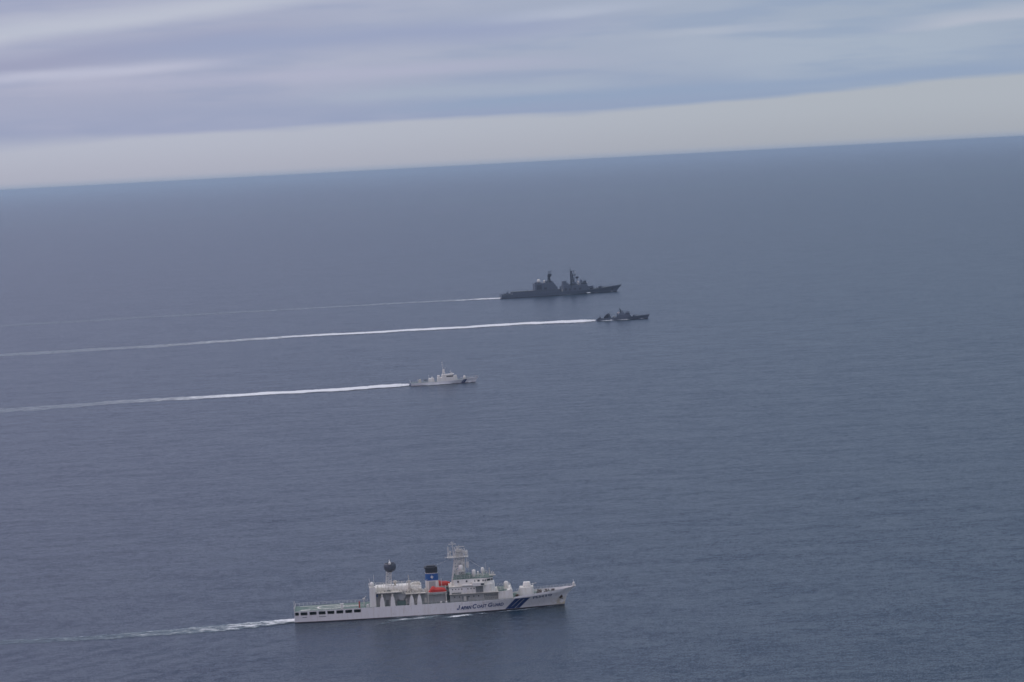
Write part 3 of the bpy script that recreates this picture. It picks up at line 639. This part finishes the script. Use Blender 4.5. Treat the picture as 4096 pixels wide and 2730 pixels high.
# lifeboats rest on the ship: things of their own
def lifeboat(loc, label):
    r = empty('lifeboat', loc, R(A1)); r.scale = (1.04, 1.04, 1.08); tag(r, label, 'lifeboat', 'orange lifeboats beside the funnel')
    hb = MB(); st = [(-3.4, .25, .95), (-3.1, .9, .45), (-1.5, 1.25, .1), (1.5, 1.25, .1), (2.9, .8, .35), (3.4, .1, .9)]
    vs = []
    for x, hw, zb in st: vs += [(x, -hw, 1.15), (x, -hw*.75, (zb+.6)/1.5), (x, 0, zb-.1), (x, hw*.75, (zb+.6)/1.5), (x, hw, 1.15)]
    fs = [(5*i+j, 5*i+5+j, 5*i+6+j, 5*i+1+j) for i in range(5) for j in range(4)] + [(0, 1, 2, 3, 4), (29, 28, 27, 26, 25)]
    hb.add(vs, fs, True).build('boat_hull', M['white'], r)
    vs = []; st2 = [(-3.35, .25, 1.25, 1.3), (-2.9, .95, 1.3, 1.75), (-2.0, 1.25, 1.35, 3.05), (-1.2, 1.3, 1.35, 3.1), (-.5, 1.3, 1.35, 2.65), (1.6, 1.25, 1.35, 2.6), (2.8, .9, 1.3, 2.2), (3.35, .12, 1.25, 1.35)]
    for x, hw, z1, z2 in st2: vs += [(x, -hw, 1.15), (x, -hw, (z1+z2)/2), (x, -hw*.5, z2), (x, hw*.5, z2), (x, hw, (z1+z2)/2), (x, hw, 1.15)]
    fs = [(6*i+j, 6*i+6+j, 6*i+7+j, 6*i+1+j) for i in range(7) for j in range(5)] + [tuple(range(6)), tuple(range(47, 41, -1))]
    MB().add(vs, fs, False).build('canopy', M['orange'], r)
    MB().bar((-3.3, 0, .1), (3.0, 0, .0), .07).box(-3.3, 3.2, -1.29, 1.29, 1.08, 1.16).build('fender', M['cream'], r)
    return r
a = W1(53.9, -5.6); lb = lifeboat((a[0], a[1], 7.55), 'orange enclosed lifeboat with white keel in front of the blue and white funnel')
a = W1(56.0, 4.6); lb2 = lifeboat((a[0], a[1], 8.3), 'orange lifeboat half hidden behind the funnel, on the far side of the large white ship')

# ------------------------------------------------------------------ ship 2: small white patrol boat
s2 = ship_root('patrol_boat', (-81.2, 2226.88), 5.93, 'small white patrol boat with tall mast and dark bow stripe, trailing a bright wake', 'patrol boat', 1.0345)
H2 = Hull(49.1, [(0, 3.3), (15, 3.7), (28, 3.5), (38, 2.2), (45, .8), (49.1, .04)], [(0, 3.6), (15, 3.8), (30, 3.8), (38, 3.3), (44, 2.1), (49.1, .05)],
          [(0, 2.15), (27, 2.2), (36, 2.45), (49.1, 3.4)], [(0, 2.2), (27, 2.25), (30, 2.55), (36, 2.8), (49.1, 3.9)], [(-1.2, 49), (0, 49.1), (2, 50.2), (3.9, 51.9)], 36, 1.5, -1.2)
H2.mesh([0, 5, 10, 16, 22, 27, 28.5, 30, 33, 36, 38, 40, 42, 44, 46, 47.5, 48.5, 49.1]).build('hull', M['hull_white_small'], s2)
H2.deck([0, 10, 20, 27, 33, 38, 42, 45, 47.5, 48.6, 49.1], lambda x: lerp_tab([(0, 2.18), (27, 2.2), (49.1, 3.3)], x)).build('main_deck', M['deck'], s2)
H2.decal([((38.0, .3), (41.0, .3), (43.0, 2.95), (40.4, 2.9))], 'blue_stripe', M['navy'], s2, .05, 5, 5)
H2.decal([((39.2, .7), (39.45, .7), (41.5, 2.8), (41.2, 2.8))], 'white_stripe', M['white'], s2, .08, 1, 4)
MB().box(-.06, .02, -3.2, 3.2, .3, 2.0).build('transom_panel', M['navy'], s2)
MB().plan([(20.4, -2.9), (33.5, -2.9), (35.7, -1.6), (35.7, 1.6), (33.5, 2.9), (20.4, 2.9)], 2.2, 5.0, .985).box(23.6, 32.8, -3.0, 3.0, 4.9, 5.2).build('deckhouse', M['white'], s2)
MB().box(32.4, 35.3, -2.2, 2.2, 5.0, 6.2, .25, .2).build('front_block', M['white'], s2)
MB().box(20.6, 22.4, -2.6, 2.6, 5.0, 6.7, .1, .1).build('aft_block', M['white'], s2)
p2 = MB().prism([(23.9, 5.2), (32.4, 5.2), (32.0, 6.7), (32.8, 7.5), (28, 7.3), (23.9, 7.2)], -2.7, 2.7).build('wheelhouse', M['white'], s2)
MB().box(27.3, 32.2, -2.78, 2.78, 5.35, 6.25).build('wheelhouse_window', M['glass'], p2)
MB().box(31.2, 33.2, -2.85, 2.85, 7.3, 7.5).build('roof_visor', M['white'], p2)
MB().lattice([(24.6, -.8, 7.2), (26.4, -.8, 7.2), (26.4, .8, 7.2), (24.6, .8, 7.2)], [(24.9, -.4, 11.2), (25.9, -.4, 11.2), (25.9, .4, 11.2), (24.9, .4, 11.2)], 3, .12, .08)\
    .plan([(24.6, -.7), (26.2, -.7), (26.2, .7), (24.6, .7)], 8.6, 11.0, .9).bar((25.2, 0, 11), (24.6, 0, 17), .16, .07).bar((24.1, 0, 14.6), (25.4, 0, 14.6), .08).bar((24.0, 0, 16.4), (25.2, 0, 16.4), .1).bar((26.2, 0, 10), (26.8, 0, 12.6), .08).build('mast', M['white'], s2)
MB().bar((30.8, 0, 7.4), (30.6, 0, 10.4), .09).dome((31.6, 0, 7.5), .45, .4, .6).box(29.8, 31.4, -.12, .12, 8.9, 9.15).build('radar', M['lattice'], s2)
MB().box(13.6, 18.0, -2.2, 2.2, 2.2, 4.9, .25, .25).bar((14, 0, 4.8), (13.9, 0, 7.5), .06).bar((16.4, 0, 4.8), (16.4, 0, 6.0), .3).build('aft_house', M['white'], s2)
MB().box(6.0, 8.2, -1.0, 1.0, 2.2, 4.6, .35, .2).bar((6, 0, 4.2), (4.9, 0, 4.0), .09).bar((6.6, 0, 2.2), (5.4, 0, 4.8), .1).build('stern_gantry', M['cream'], s2)
g2 = MB().lathe((41.2, 0, 2.6), [(1.05, 0), (1.0, 1.5), (.8, 2.7), (.2, 3.0)], 12).build('gun_turret', M['white'], s2)
MB().bar((41.6, 0, 4.6), (44.0, 0, 4.9), .07).build('gun_barrel', M['lattice'], g2)
r = MB()
for sd in (-1, 1):
    r.rail([(H2.X(x, lerp_tab(H2.zt, x)), sd*H2.Y(x, 3.9)*.96, lerp_tab(H2.zt, x)) for x in (38, 42, 45, 47.5, 49)], 1.0, 1.4, .06, (1.0,))
    r.rail([(.3, sd*3.4, 2.2), (12, sd*3.6, 2.2), (20, sd*3.6, 2.2)], .9, 1.8, .03, (1.0,))
r.build('railing', M['lattice'], s2)
MB().box(-.3, .1, -.1, .1, 2.1, 3.4).bar((0, 0, 2.1), (-.7, 0, 4.2), .06).build('ensign_staff', M['lattice'], s2)
def W(o, deg, x, y):
    c_, s_ = math.cos(R(deg)), math.sin(R(deg)); k = {5.93: 1.0345, -3.77: 1.0462}.get(deg, 1.0555); x *= k; y *= k; return (o[0]+x*c_-y*s_, o[1]+x*s_+y*c_)
def dinghy(loc, rz, label, mh, mt, L=2.0):
    r = empty('dinghy', loc, rz); tag(r, label, 'small boat')
    vs = []
    for x, hw, zb in ((-L, .75, .25), (-L*.5, .95, .1), (L*.5, .9, .1), (L*.85, .55, .3), (L*1.1, .05, .75)): vs += [(x, -hw, .75), (x, -hw*.6, zb), (x, hw*.6, zb), (x, hw, .75)]
    MB().add(vs, [(4*i+j, 4*i+4+j, 4*i+5+j, 4*i+1+j) for i in range(4) for j in range(3)] + [(0, 1, 2, 3), (19, 18, 17, 16)]).build('boat_hull', mh, r)
    MB().box(-L, L*.8, -.9, .9, .75, 1.05, .2, .25).build('cover', mt, r)
    return r
a = W((-81.2, 2226.88), 5.93, 11.3, -1.5); dinghy((a[0], a[1], 3.3), R(5.93), 'dark covered small boat near the stern of the small white patrol boat', M['shade'], M['dark'], 1.6)
MB().box(9.9, 10.2, -2.2, -.8, 2.2, 3.45).box(12.2, 12.5, -2.2, -.8, 2.2, 3.45).build('boat_cradle', M['shade'], s2)

# ------------------------------------------------------------------ ship 3: small grey missile boat
O3, A3 = (90.24, 2986.24), -3.77
s3 = ship_root('missile_boat', O3, A3, 'small dark grey fast attack boat with raked mast, ahead of a long bright wake', 'warship', 1.0462)
H3 = Hull(51.2, [(0, 3.7), (15, 4.0), (30, 3.6), (40, 2.1), (47, .7), (51.2, .04)], [(0, 4.0), (15, 4.2), (32, 4.1), (41, 3.2), (47, 1.9), (51.2, .05)],
          [(0, 2.3), (30, 2.5), (51.2, 3.8)], [(0, 2.4), (30, 2.6), (40, 3.2), (51.2, 4.1)], [(-1.2, 51), (0, 51.2), (2, 52.2), (4.1, 53.5)], 38, 1.4, -1.2)
H3.mesh([0, 5, 10, 16, 22, 28, 33, 38, 41, 44, 46, 48, 50, 51.2]).build('hull', M['hull_grey'], s3)
H3.deck([0, 10, 20, 30, 38, 42, 46, 49, 50.5, 51.2], lambda x: lerp_tab([(0, 2.35), (30, 2.5), (51.2, 3.7)], x)).build('main_deck', M['navy_deck'], s3)
MB().prism([(19.8, 2.4), (35.4, 2.6), (33.6, 5.2), (33.2, 6.9), (28.8, 6.3), (28, 5.4), (20.4, 5.1)], -3.2, 3.2).build('superstructure', M['navy_grey'], s3)
MB().box(28.8, 33.6, -2.6, 2.6, 6.4, 7.3, .2, .2).bar((28.6, 0, 6), (28.4, 0, 9.9), .12).build('bridge_top', M['navy_grey'], s3)
MB().box(33.15, 33.35, -2.4, 2.4, 6.0, 6.6).box(29.6, 33.0, -3.24, -3.18, 5.7, 6.2).build('bridge_window', M['glass'], s3)
MB().box(20.2, 21.6, -1.8, 1.8, 5.1, 6.8, .1, .1).build('aft_box', M['navy_grey'], s3)
MB().box(22.4, 28.4, -2.2, 2.2, 5.2, 6.9, .4, .3).box(25.6, 27.6, -1.0, 1.0, 6.9, 8.0, .2, .2).box(30.0, 32.4, -1.2, 1.2, 7.3, 8.2, .2, .2).bar((31.2, 0, 8.2), (31.0, 0, 9.8), .14).build('upper_superstructure', M['navy_grey'], s3)
for x, y, h_ in ((21.0, -1.2, 2.2), (27.2, -1.6, 2.4), (29.6, 1.4, 2.4), (33.0, -1.4, 1.5), (14.6, -1.8, 2.2), (8.0, 1.6, 2.6)):
    MB().bar((x, y, 5.0 if x > 16 else 2.4), (x-.1, y, 7.0+h_ if x > 16 else 5.6+h_), .09).build('whip_antenna', M['navy_dark'], s3)
MB().lattice([(24.3, -.9, 5.3), (25.6, -.9, 5.3), (25.6, .9, 5.3), (24.3, .9, 5.3)], [(23.2, -.3, 11.2), (23.9, -.3, 11.2), (23.9, .3, 11.2), (23.2, .3, 11.2)], 6, .22, .14)\
    .bar((23.6, 0, 10.5), (23.1, 0, 13.2), .16, .08).bar((23.4, -1.5, 11), (23.4, 1.5, 11), .1).box(24.6, 26.6, -.5, .5, 8.4, 9.0).bar((24.4, 0, 8.2), (26.2, 0, 9.8), .1).build('mast', M['navy_dark'], s3)
MB().lathe((26.2, 0, 5.4), [(.6, 0), (.7, .9), (.1, 1.5)], 12).build('fire_control_dome', M['navy_grey'], s3)
for k, (x, y) in enumerate(((9.0, -2.2), (9.0, -.7), (11.6, -2.2), (11.6, -.7), (9.0, .9), (11.6, .9))):
    MB().bar((x-1.4, y-.3, 3.0+.2*(k % 2)), (x+1.6, y+.2, 6.6), .62, n=8).build('missile_canister', M['navy_dark'], s3)
MB().prism([(7.0, 2.3), (14.6, 2.4), (13.4, 5.2), (12.6, 7.2), (11.2, 7.2), (8.2, 5.0)], -1.6, 2.2).bar((11.9, 0, 7), (11.9, 0, 8.3), .1).build('launcher_base', M['navy_grey'], s3)
MB().box(1.4, 4.4, -2.2, 2.2, 2.3, 3.4, .3, .3).lathe((3.3, 0, 3.3), [(.5, 0), (.35, 1.2), (.12, 2.9)], 8).build('stern_deck_gear', M['navy_dark'], s3)
gg = MB().lathe((37.6, 0, 2.7), [(1.35, 0), (1.3, .8), (1.0, 1.9), (.3, 2.3)], 14).build('gun_turret', M['navy_grey'], s3)
MB().bar((38.2, 0, 4.2), (42.8, 0, 4.9), .11).build('gun_barrel', M['navy_dark'], gg)
r = MB()
for sd in (-1, 1): r.rail([(H3.X(x, lerp_tab(H3.zt, x)), sd*H3.Y(x, 4.1)*.96, lerp_tab(H3.zt, x)) for x in (36, 42, 46, 49, 51)], .8, 1.6, .05, (1.0,))
r.build('railing', M['navy_grey'], s3)
a = W(O3, A3, 17.9, -2.4); dinghy((a[0], a[1], 3.2), R(A3), 'small pale topped boat on the side deck of the small grey warship', M['navy_dark'], M['shade'], 1.5)
MB().box(16.6, 16.9, -3.2, -1.6, 2.3, 3.3).box(18.8, 19.1, -3.2, -1.6, 2.3, 3.3).build('boat_cradle', M['navy_dark'], s3)
a = W(O3, A3, 22.0, 0); fr = empty('flag', (a[0], a[1], 6.3), R(A3)); tag(fr, 'small pale flag with red centre behind the mast of the small grey warship', 'flag')
n = 6; vs = []
for i in range(n+1):
    x = .9-i/n*2.1
    for z in (.7, 2.1): vs.append((x, .12*math.sin(i*1.3), z-.05*i))
fl = MB().add(vs, [(2*i, 2*i+2, 2*i+3, 2*i+1) for i in range(n)], True)
fl.build('flag_cloth', M['white'], fr)
MB().lathe((-.15, .0, 1.25), [(.36, -.17), (.36, .17)], 12, 'y').build('red_disc', M['red'], fr)
MB().bar((.95, 0, -1.1), (.95, 0, 2.2), .05).build('flag_pole', M['navy_dark'], fr)

# ------------------------------------------------------------------ ship 4: large grey destroyer
O4, A4 = (-11.39, 3597.47), 11.95
s4 = ship_root('destroyer', O4, A4, 'large dark grey warship with two tall masts, farthest of the four vessels', 'warship', 1.0555)
H4 = Hull(143.5, [(0, 6.2), (20, 7.2), (60, 7.6), (95, 6.8), (115, 4.4), (130, 2.0), (140, .6), (143.5, .05)], [(0, 6.9), (20, 7.6), (60, 7.9), (100, 7.7), (118, 6.3), (132, 3.9), (140, 1.8), (143.5, .06)],
          [(0, 4.1), (13.4, 4.0), (110, 4.2), (143.5, 7.2)], [(0, 4.2), (13.4, 4.2), (110, 4.4), (122, 5.2), (143.5, 7.8)], [(-2, 143), (0, 143.5), (4, 146.5), (7.8, 150.2)], 112, 1.4, -2)
H4.mesh([0, 6, 13, 20, 40, 60, 80, 95, 105, 112, 118, 123, 128, 132, 136, 139, 141.5, 143.5]).build('hull', M['hull_grey'], s4)
H4.deck([0, 20, 60, 100, 112, 120, 128, 134, 139, 142, 143.5], lambda x: lerp_tab([(0, 4.15), (110, 4.3), (143.5, 7.1)], x)).build('main_deck', M['navy_deck'], s4)
MB().plan([(13.8, -7.3), (40.5, -7.75), (71.5, -7.8), (71.5, 7.8), (40.5, 7.75), (13.8, 7.3)], 4.2, 7.1).build('flight_deck_house', M['navy_grey'], s4)
MB().plan([(13.7, -7.6), (40.5, -8.0), (71.6, -7.9), (71.6, 7.9), (40.5, 8.0), (13.7, 7.6)], 7.1, 7.3).build('flight_deck', M['navy_deck'], s4)
MB().box(33, 38, -6.9, -6.6, 7.35, 7.8).build('deck_edge_light', M['shade'], s4)
MB().box(41.4, 65.5, -6.4, 6.4, 7.3, 15.7, .2, .3).build('hangar', M['navy_grey'], s4)
MB().box(65.6, 69.4, -5.6, 5.6, 7.3, 10.8, .2, .2).box(60.6, 65.0, -3.6, 3.6, 15.7, 16.8, .4, .3).prism([(66.2, 10.6), (68.2, 10.6), (67.8, 12.6), (66.6, 13.4)], -3, 3).build('aft_funnel', M['navy_grey'], s4)
MB().dome((47.6, 0, 16.6), 1.95, 1.9, 2.1).build('radome', M['white'], s4)
MB().dome((53.8, -3, 15.6), 1.15, 1.2, 2.3).build('radome', M['white'], s4)
MB().dome((50.0, -4.2, 15.6), .5, .5, 1.4).build('radome', M['shade'], s4)
MB().box(46.0, 49.2, -1.8, 1.8, 15.7, 16.7).box(42.0, 44.4, -4, -2, 15.7, 16.8).box(55.6, 57.4, -2, 2, 15.7, 17.2).build('hangar_top_gear', M['navy_dark'], s4)
am = MB().lattice([(58.4, -1.6, 14.6), (61.8, -1.6, 14.6), (61.8, 1.6, 14.6), (58.4, 1.6, 14.6)], [(60.2, -.5, 25.4), (61.4, -.5, 25.4), (61.4, .5, 25.4), (60.2, .5, 25.4)], 6, .36, .24)
am.bar((60.8, 0, 15), (61.0, 0, 29.6), .35, .2).bar((58.0, 0, 24.9), (64.6, 0, 25.1), .22).bar((61, -3, 25), (61, 3, 25), .2).prism([(58.6, 22.4), (60.6, 20.2), (63.8, 24.2), (63.6, 26.4), (59.4, 26.2)], -.25, .25)
am.bar((59.6, 0, 28.6), (64.8, 0, 29.6), .3).bar((60, 0, 27), (63.4, 0, 28), .2).build('aft_mast', M['navy_dark'], s4)
MB().box(71.9, 73.2, -6.4, -5.2, 4.2, 10.9, .15, .15).build('boat_crane', M['navy_dark'], s4)
MB().box(70.4, 71.2, -6.9, -6.2, 4.3, 8.2).box(74.2, 75.0, -6.8, -6.2, 4.3, 6.9).build('pale_post', M['shade'], s4)
MB().box(76.2, 86.6, -6.2, 6.2, 4.2, 11.2, .2, .2).box(76.6, 81.2, -4.2, 4.2, 11.2, 16.4, .3, .3).box(81.2, 83.4, -3.4, 3.4, 11.2, 13.6, .2, .2).build('forward_funnel', M['navy_grey'], s4)
MB().prism([(86.6, 4.3), (108, 4.3), (106.6, 9.6), (105.4, 10.4), (86.6, 10.6)], -7.0, 7.0).build('bridge_deckhouse', M['navy_grey'], s4)
bu = MB().prism([(97.6, 10.4), (106.2, 10.2), (105.6, 13.4), (99.0, 13.6)], -5.2, 5.2).build('bridge', M['navy_grey'], s4)
MB().box(98.6, 105.4, -5.26, -5.16, 12.1, 12.9).box(105.75, 105.95, -4.6, 4.6, 12.1, 12.9).build('bridge_window', M['glass'], bu)
MB().box(87.8, 93.6, -3.4, 3.4, 10.6, 14.4, .4, .4).prism([(98.6, 13.5), (101.4, 13.5), (100.8, 16.6), (99.2, 16.9)], -1.4, 1.4).build('director_house', M['navy_grey'], s4)
d = MB()
rr = random.Random(5)
for x0_, x1_, z_, n_ in ((42, 65, 15.7, 10), (77, 86, 11.2, 5), (88, 105, 10.6, 10), (99, 105.5, 13.5, 5), (108, 124, 4.9, 5), (4, 13, 4.2, 4)):
    for q_ in range(n_):
        x = rr.uniform(x0_, x1_); y = rr.uniform(-4.5, 1.5); a_ = rr.uniform(.4, 1.1); h_ = rr.uniform(.6, 2.2)
        d.box(x-a_, x+a_, y-a_, y+a_, z_, z_+h_, .1, .1)
        if q_ % 2: d.bar((x, y, z_+h_), (x-.2, y, z_+h_+rr.uniform(1.2, 3)), .13)
d.build('deck_equipment', M['navy_dark'], s4)
for x0_, x1_, z0_, z1_ in ((43.5, 49.5, 8.2, 13.6), (52.5, 56, 8, 10.4), (78, 80.5, 5, 8), (83, 85, 5, 7.4), (88.5, 92, 5.2, 7.6), (95, 98, 5.2, 7.6)):
    yy = -6.46 if x0_ < 60 else (-6.26 if x0_ < 86 else -7.06)
    MB().box(x0_, x1_, yy, yy+.2, z0_, z1_).build('side_recess', M['navy_dark'], s4)
mm = MB().lattice([(87.6, -2.2, 10.6), (91.8, -2.2, 10.6), (91.8, 2.2, 10.6), (87.6, 2.2, 10.6)], [(87.2, -.5, 28), (88.6, -.5, 28), (88.6, .5, 28), (87.2, .5, 28)], 8, .42, .27)
mm.bar((88.3, 0, 14), (87.0, 0, 33.8), .45, .16).bar((85.2, 0, 29.2), (88.2, 0, 30), .2).bar((87.8, -4, 25.5), (87.8, 4, 25.5), .22).bar((88, 0, 26.6), (91.8, 0, 28.4), .3).bar((91.2, 0, 24.5), (91.4, 0, 29.2), .2)
mm.bar((88.6, 0, 22.2), (93.8, 0, 22.6), .3).bar((91.8, 0, 15), (92.4, 0, 25), .2).box(89, 93.2, -1.4, 1.4, 23.4, 23.8).bar((90, 0, 18), (90.2, 0, 24), .3).bar((88.4, 0, 20), (94.6, 0, 19.2), .2); mmo = mm.build('main_mast', M['navy_dark'], s4)
MB().lathe((95.2, 0, 20.0), [(.5, -1.6), (1.8, -.9), (1.9, .6), (1.7, .9), (.1, 1.0)], 14).bar((94.9, 0, 14), (95.1, 0, 18.6), .35).build('search_radar', M['navy_dark'], mmo)
MB().dome((93.3, 0, 25.6), .6, .6, .9).bar((93.3, 0, 23.6), (93.3, 0, 25.6), .15).build('radome', M['shade'], mmo)
MB().dome((95.8, -1.5, 13.0), .9, 1.0, 1.6).bar((95.8, -1.5, 10.6), (95.8, -1.5, 13), .6).build('radome', M['white'], s4)
MB().dome((106.0, -3.6, 12.4), .45, .5, .9).build('radome', M['white'], s4)
lau = MB().lathe((111.6, 0, 4.3), [(1.6, 0), (1.5, 1.6), (1.2, 2.0)], 12).prism([(108.4, 6.0), (114.4, 6.8), (114.2, 9.2), (108.3, 8.4)], -2.6, 2.6).build('missile_launcher', M['navy_grey'], s4)
g4 = MB().plan([(120.8, -1.6), (124.6, -1.6), (126, -.7), (126, .7), (124.6, 1.6), (120.8, 1.6)], 4.9, 8.0, .8).build('gun_turret', M['navy_grey'], s4)
MB().bar((125, 0, 6.8), (130.4, 0, 7.6), .2).build('gun_barrel', M['navy_dark'], g4)
g5 = MB().box(6.6, 9.8, -1.5, 1.5, 4.2, 6.4, .5, .3).bar((8.0, 0, 6.2), (8.4, 0, 8.0), .6).build('aft_launcher', M['navy_grey'], s4)
MB().box(.4, 1.4, -5.5, -4.6, 4.2, 5.6).bar((.3, 0, 4.2), (0.2, 0, 7.2), .12).build('stern_fittings', M['navy_grey'], s4)
r = MB()
for sd in (-1, 1):
    r.rail([(H4.X(x, lerp_tab(H4.zt, x)), sd*H4.Y(x, 7.8)*.97, lerp_tab(H4.zt, x)) for x in (110, 118, 126, 132, 138, 142, 143.4)], 1.0, 2.2, .06, (1.0,))
    r.rail([(0.2, sd*6.7, 4.2), (13, sd*7.2, 4.2)], 1.0, 2.2, .06, (1.0,))
r.bar((143.5+6, 0, 7.6), (149.8, 0, 9.8), .07)
r.build('railing', M['navy_grey'], s4)
H4.decal([((137.0, 2.6), (138.4, 2.6), (138.4, 3.8), (137.0, 3.8))], 'anchor', M['black'], s4, .2, 1, 1)

# ------------------------------------------------------------------ wakes and the foam along the hulls
strip.open = True
mb = MB(); ds = []
strip(mb, ds, [(-88.0, 1079.6), (-100.7, 1074.5), (-113.9, 1070.9), (-133.2, 1068.3), (-152.5, 1065.8), (-173.9, 1064.3), (-203.4, 1063.9), (-244.2, 1062.0)],
      [8, 13, 16, 15, 13, 11, 10, 10], [1.15, .74, .66, .52, .44, .34, .29, .26], [.7, .7, .2, .1, 0, 0, 0, 0], 16, 10, .8, 1)
strip(mb, ds, [(-93.5, 1081.8), (-105.8, 1079.1), (-120.0, 1076.1), (-138.3, 1074.1)], [3, 4, 4, 3], [.3, .42, .25, 0], None, 12, 5, .5, 2)
def Wl(x, y): return W1(x, y)
def patch(mb, ds, W_, pts, wd, d, seed, h=0, nw=5, seg=8):
    q = [W_(*p) for p in pts]; n = len(q); dd = [d*(0 if i in (0, n-1) else 1) for i in range(n)]
    strip(mb, ds, q, [wd]*n, dd, [h]*n if h else None, seg, nw, .3, seed)
foam_obj('ship_wake', mb, ds, M['foam_fine'], 'short ragged turquoise and white wake behind the stern of the large white ship', 'wake')
mb = MB(); ds = []
patch(mb, ds, Wl, [(33, -16), (37, -14.5), (43, -14), (49, -12.5), (54, -11.5)], 5.5, .62, 3, .2)
patch(mb, ds, Wl, [(42, -12), (48, -11), (53, -10), (57, -9.5)], 4.5, .55, 4)
patch(mb, ds, Wl, [(55, -15.4), (59, -14.8), (63, -13.2), (67, -12.4)], 3.4, .95, 5, .5)
patch(mb, ds, Wl, [(67, -10.5), (70, -10), (73, -9.8)], 2.2, .6, 6)
patch(mb, ds, Wl, [(74, -9.2), (79, -8.6), (84, -7.6), (88, -6.2), (92, -4.8)], 2.0, .62, 7, .25)
patch(mb, ds, Wl, [(92, -5.2), (97, -3.4), (101, -1.4), (102.6, -.4)], 1.3, .5, 8, .2)
patch(mb, ds, Wl, [(30, -20), (33, -19), (36, -18.4)], 2.4, .6, 41)
patch(mb, ds, Wl, [(46, -15.5), (50, -14.5), (55, -13)], 2.6, .5, 42)
patch(mb, ds, Wl, [(20, -8.6), (35, -8.3), (50, -8.2), (64, -8.2), (74, -7.6)], 1.5, .42, 43, .15)
patch(mb, ds, Wl, [(10, -17), (16, -16), (22, -14)], 4, .22, 9)
foam_obj('hull_foam', mb, ds, M['foam_fine'], 'broken white foam patches on the water beside the hull of the large white ship', 'foam')

mb = MB(); ds = []
strip(mb, ds, [(-82.7, 2226.9), (-91.0, 2227.9), (-130.4, 2227.5), (-198.6, 2226.5), (-266.9, 2220.3), (-333.1, 2210.0), (-398.3, 2195.3), (-465.6, 2185.1)], [8, 22, 25, 30, 36, 42, 48, 54], [1.7, 1.7, 1.6, 1.15, .72, .52, .44, .40], [1.2, 1.6, 1.2, .5, .2, 0, 0, 0], 16, 8, 3.2, 11)
foam_obj('patrol_boat_wake', mb, ds, M['foam'], 'bright white wake running left from the stern of the small white patrol boat', 'wake')
mb = MB(); ds = []
W2 = lambda x, y: W((-81.2, 2226.88), 5.93, x, y)
patch(mb, ds, W2, [(6, -5), (12, -5.5), (18, -5.2), (24, -4.9), (30, -4.5), (34, -4)], 3.0, .85, 12, .6)
patch(mb, ds, W2, [(9, -12), (13, -10), (18, -8)], 5, .55, 13, .1)
patch(mb, ds, W2, [(42, -1.9), (44.5, -1.6), (47.2, -1.2)], 1.6, 1.3, 14, .5)
foam_obj('patrol_boat_foam', mb, ds, M['foam'], 'thin white foam along the waterline of the small white patrol boat', 'foam')

mb = MB(); ds = []
strip(mb, ds, [(88.9, 2986.1), (77.4, 2986.9), (11.5, 2996.6), (-126.6, 2995.6), (-263.7, 2985.1), (-395.4, 2951.8), (-529.3, 2932.0), (-627.7, 2918.7)], [9, 32, 31, 33, 40, 50, 60, 66], [1.7, 1.9, 1.7, 1.25, .78, .56, .46, .42], [1.0, 1.9, 1.4, 1.0, .4, 0, 0, 0], 16, 8, 4.2, 21)
foam_obj('missile_boat_wake', mb, ds, M['foam'], 'long bright white wake running left from the stern of the small grey warship', 'wake')
mb = MB(); ds = []
W3 = lambda x, y: W(O3, A3, x, y)
patch(mb, ds, W3, [(1, -6), (6, -7), (12, -7.5), (16, -6.5), (20, -5)], 6, .8, 22, .5)
patch(mb, ds, W3, [(11, -6.5), (14, -6.2), (17.5, -5.4)], 4, 1.2, 23, .7)
patch(mb, ds, W3, [(17, -4.7), (24, -4.5), (30, -4.2), (36, -3.6)], 1.8, .9, 24, .5)
patch(mb, ds, W3, [(41, -2.8), (45, -2.0), (49, -1.2)], 1.4, 1.0, 25, .5)
foam_obj('missile_boat_foam', mb, ds, M['foam'], 'thin white foam along the waterline of the small grey warship', 'foam')

mb = MB(); ds = []
strip(mb, ds, [(-10.5, 3597.3), (-31.7, 3601.7), (-95.1, 3615.2), (-205.9, 3612.0), (-315.7, 3607.0), (-480.4, 3595.7), (-642.1, 3573.7), (-739.4, 3564.7)], [14, 24, 30, 36, 44, 50, 56, 60], [1.1, .85, .6, .42, .34, .29, .27, .25], [1, 1.2, .5, .2, 0, 0, 0, 0], 14, 8, 2, 31)
foam_obj('destroyer_wake', mb, ds, M['foam'], 'faint white wake fading to the left behind the large grey warship', 'wake')
mb = MB(); ds = []
W4 = lambda x, y: W(O4, A4, x, y)
patch(mb, ds, W4, [(102, -9), (105, -8.5), (108, -7.8), (110, -7)], 4, 1.1, 32, 1.2)
patch(mb, ds, W4, [(112, -6), (117, -5.2), (122, -4.2)], 2.5, .55, 33, .5)
patch(mb, ds, W4, [(134.5, -2.5), (136.5, -2.2), (138.5, -1.9)], 2, 1.0, 34, .8)
patch(mb, ds, W4, [(60, -9.5), (75, -9.5), (85, -9), (95, -8.4)], 3, .35, 35, .2)
foam_obj('destroyer_foam', mb, ds, M['foam'], 'small white bow wave crests beside the hull of the large grey warship', 'foam')

# ------------------------------------------------------------------ haze over the sea
hz = MB().box(-260000, 260000, -260000, 260000, -1, 176)
m = bpy.data.materials.new('haze'); m.use_nodes = True; t = NT(m.node_tree); t.N.clear()
pv = t.n('ShaderNodeVolumePrincipled'); pv.inputs['Color'].default_value = (.73, .885, 1, 1); pv.inputs['Density'].default_value = 3.3e-5; pv.inputs['Anisotropy'].default_value = .65
o = t.n('ShaderNodeOutputMaterial'); t.L.new(pv.outputs[0], o.inputs['Volume'])
hz = hz.build('haze', m); tag(hz, 'thin blue sea haze', kind='stuff')
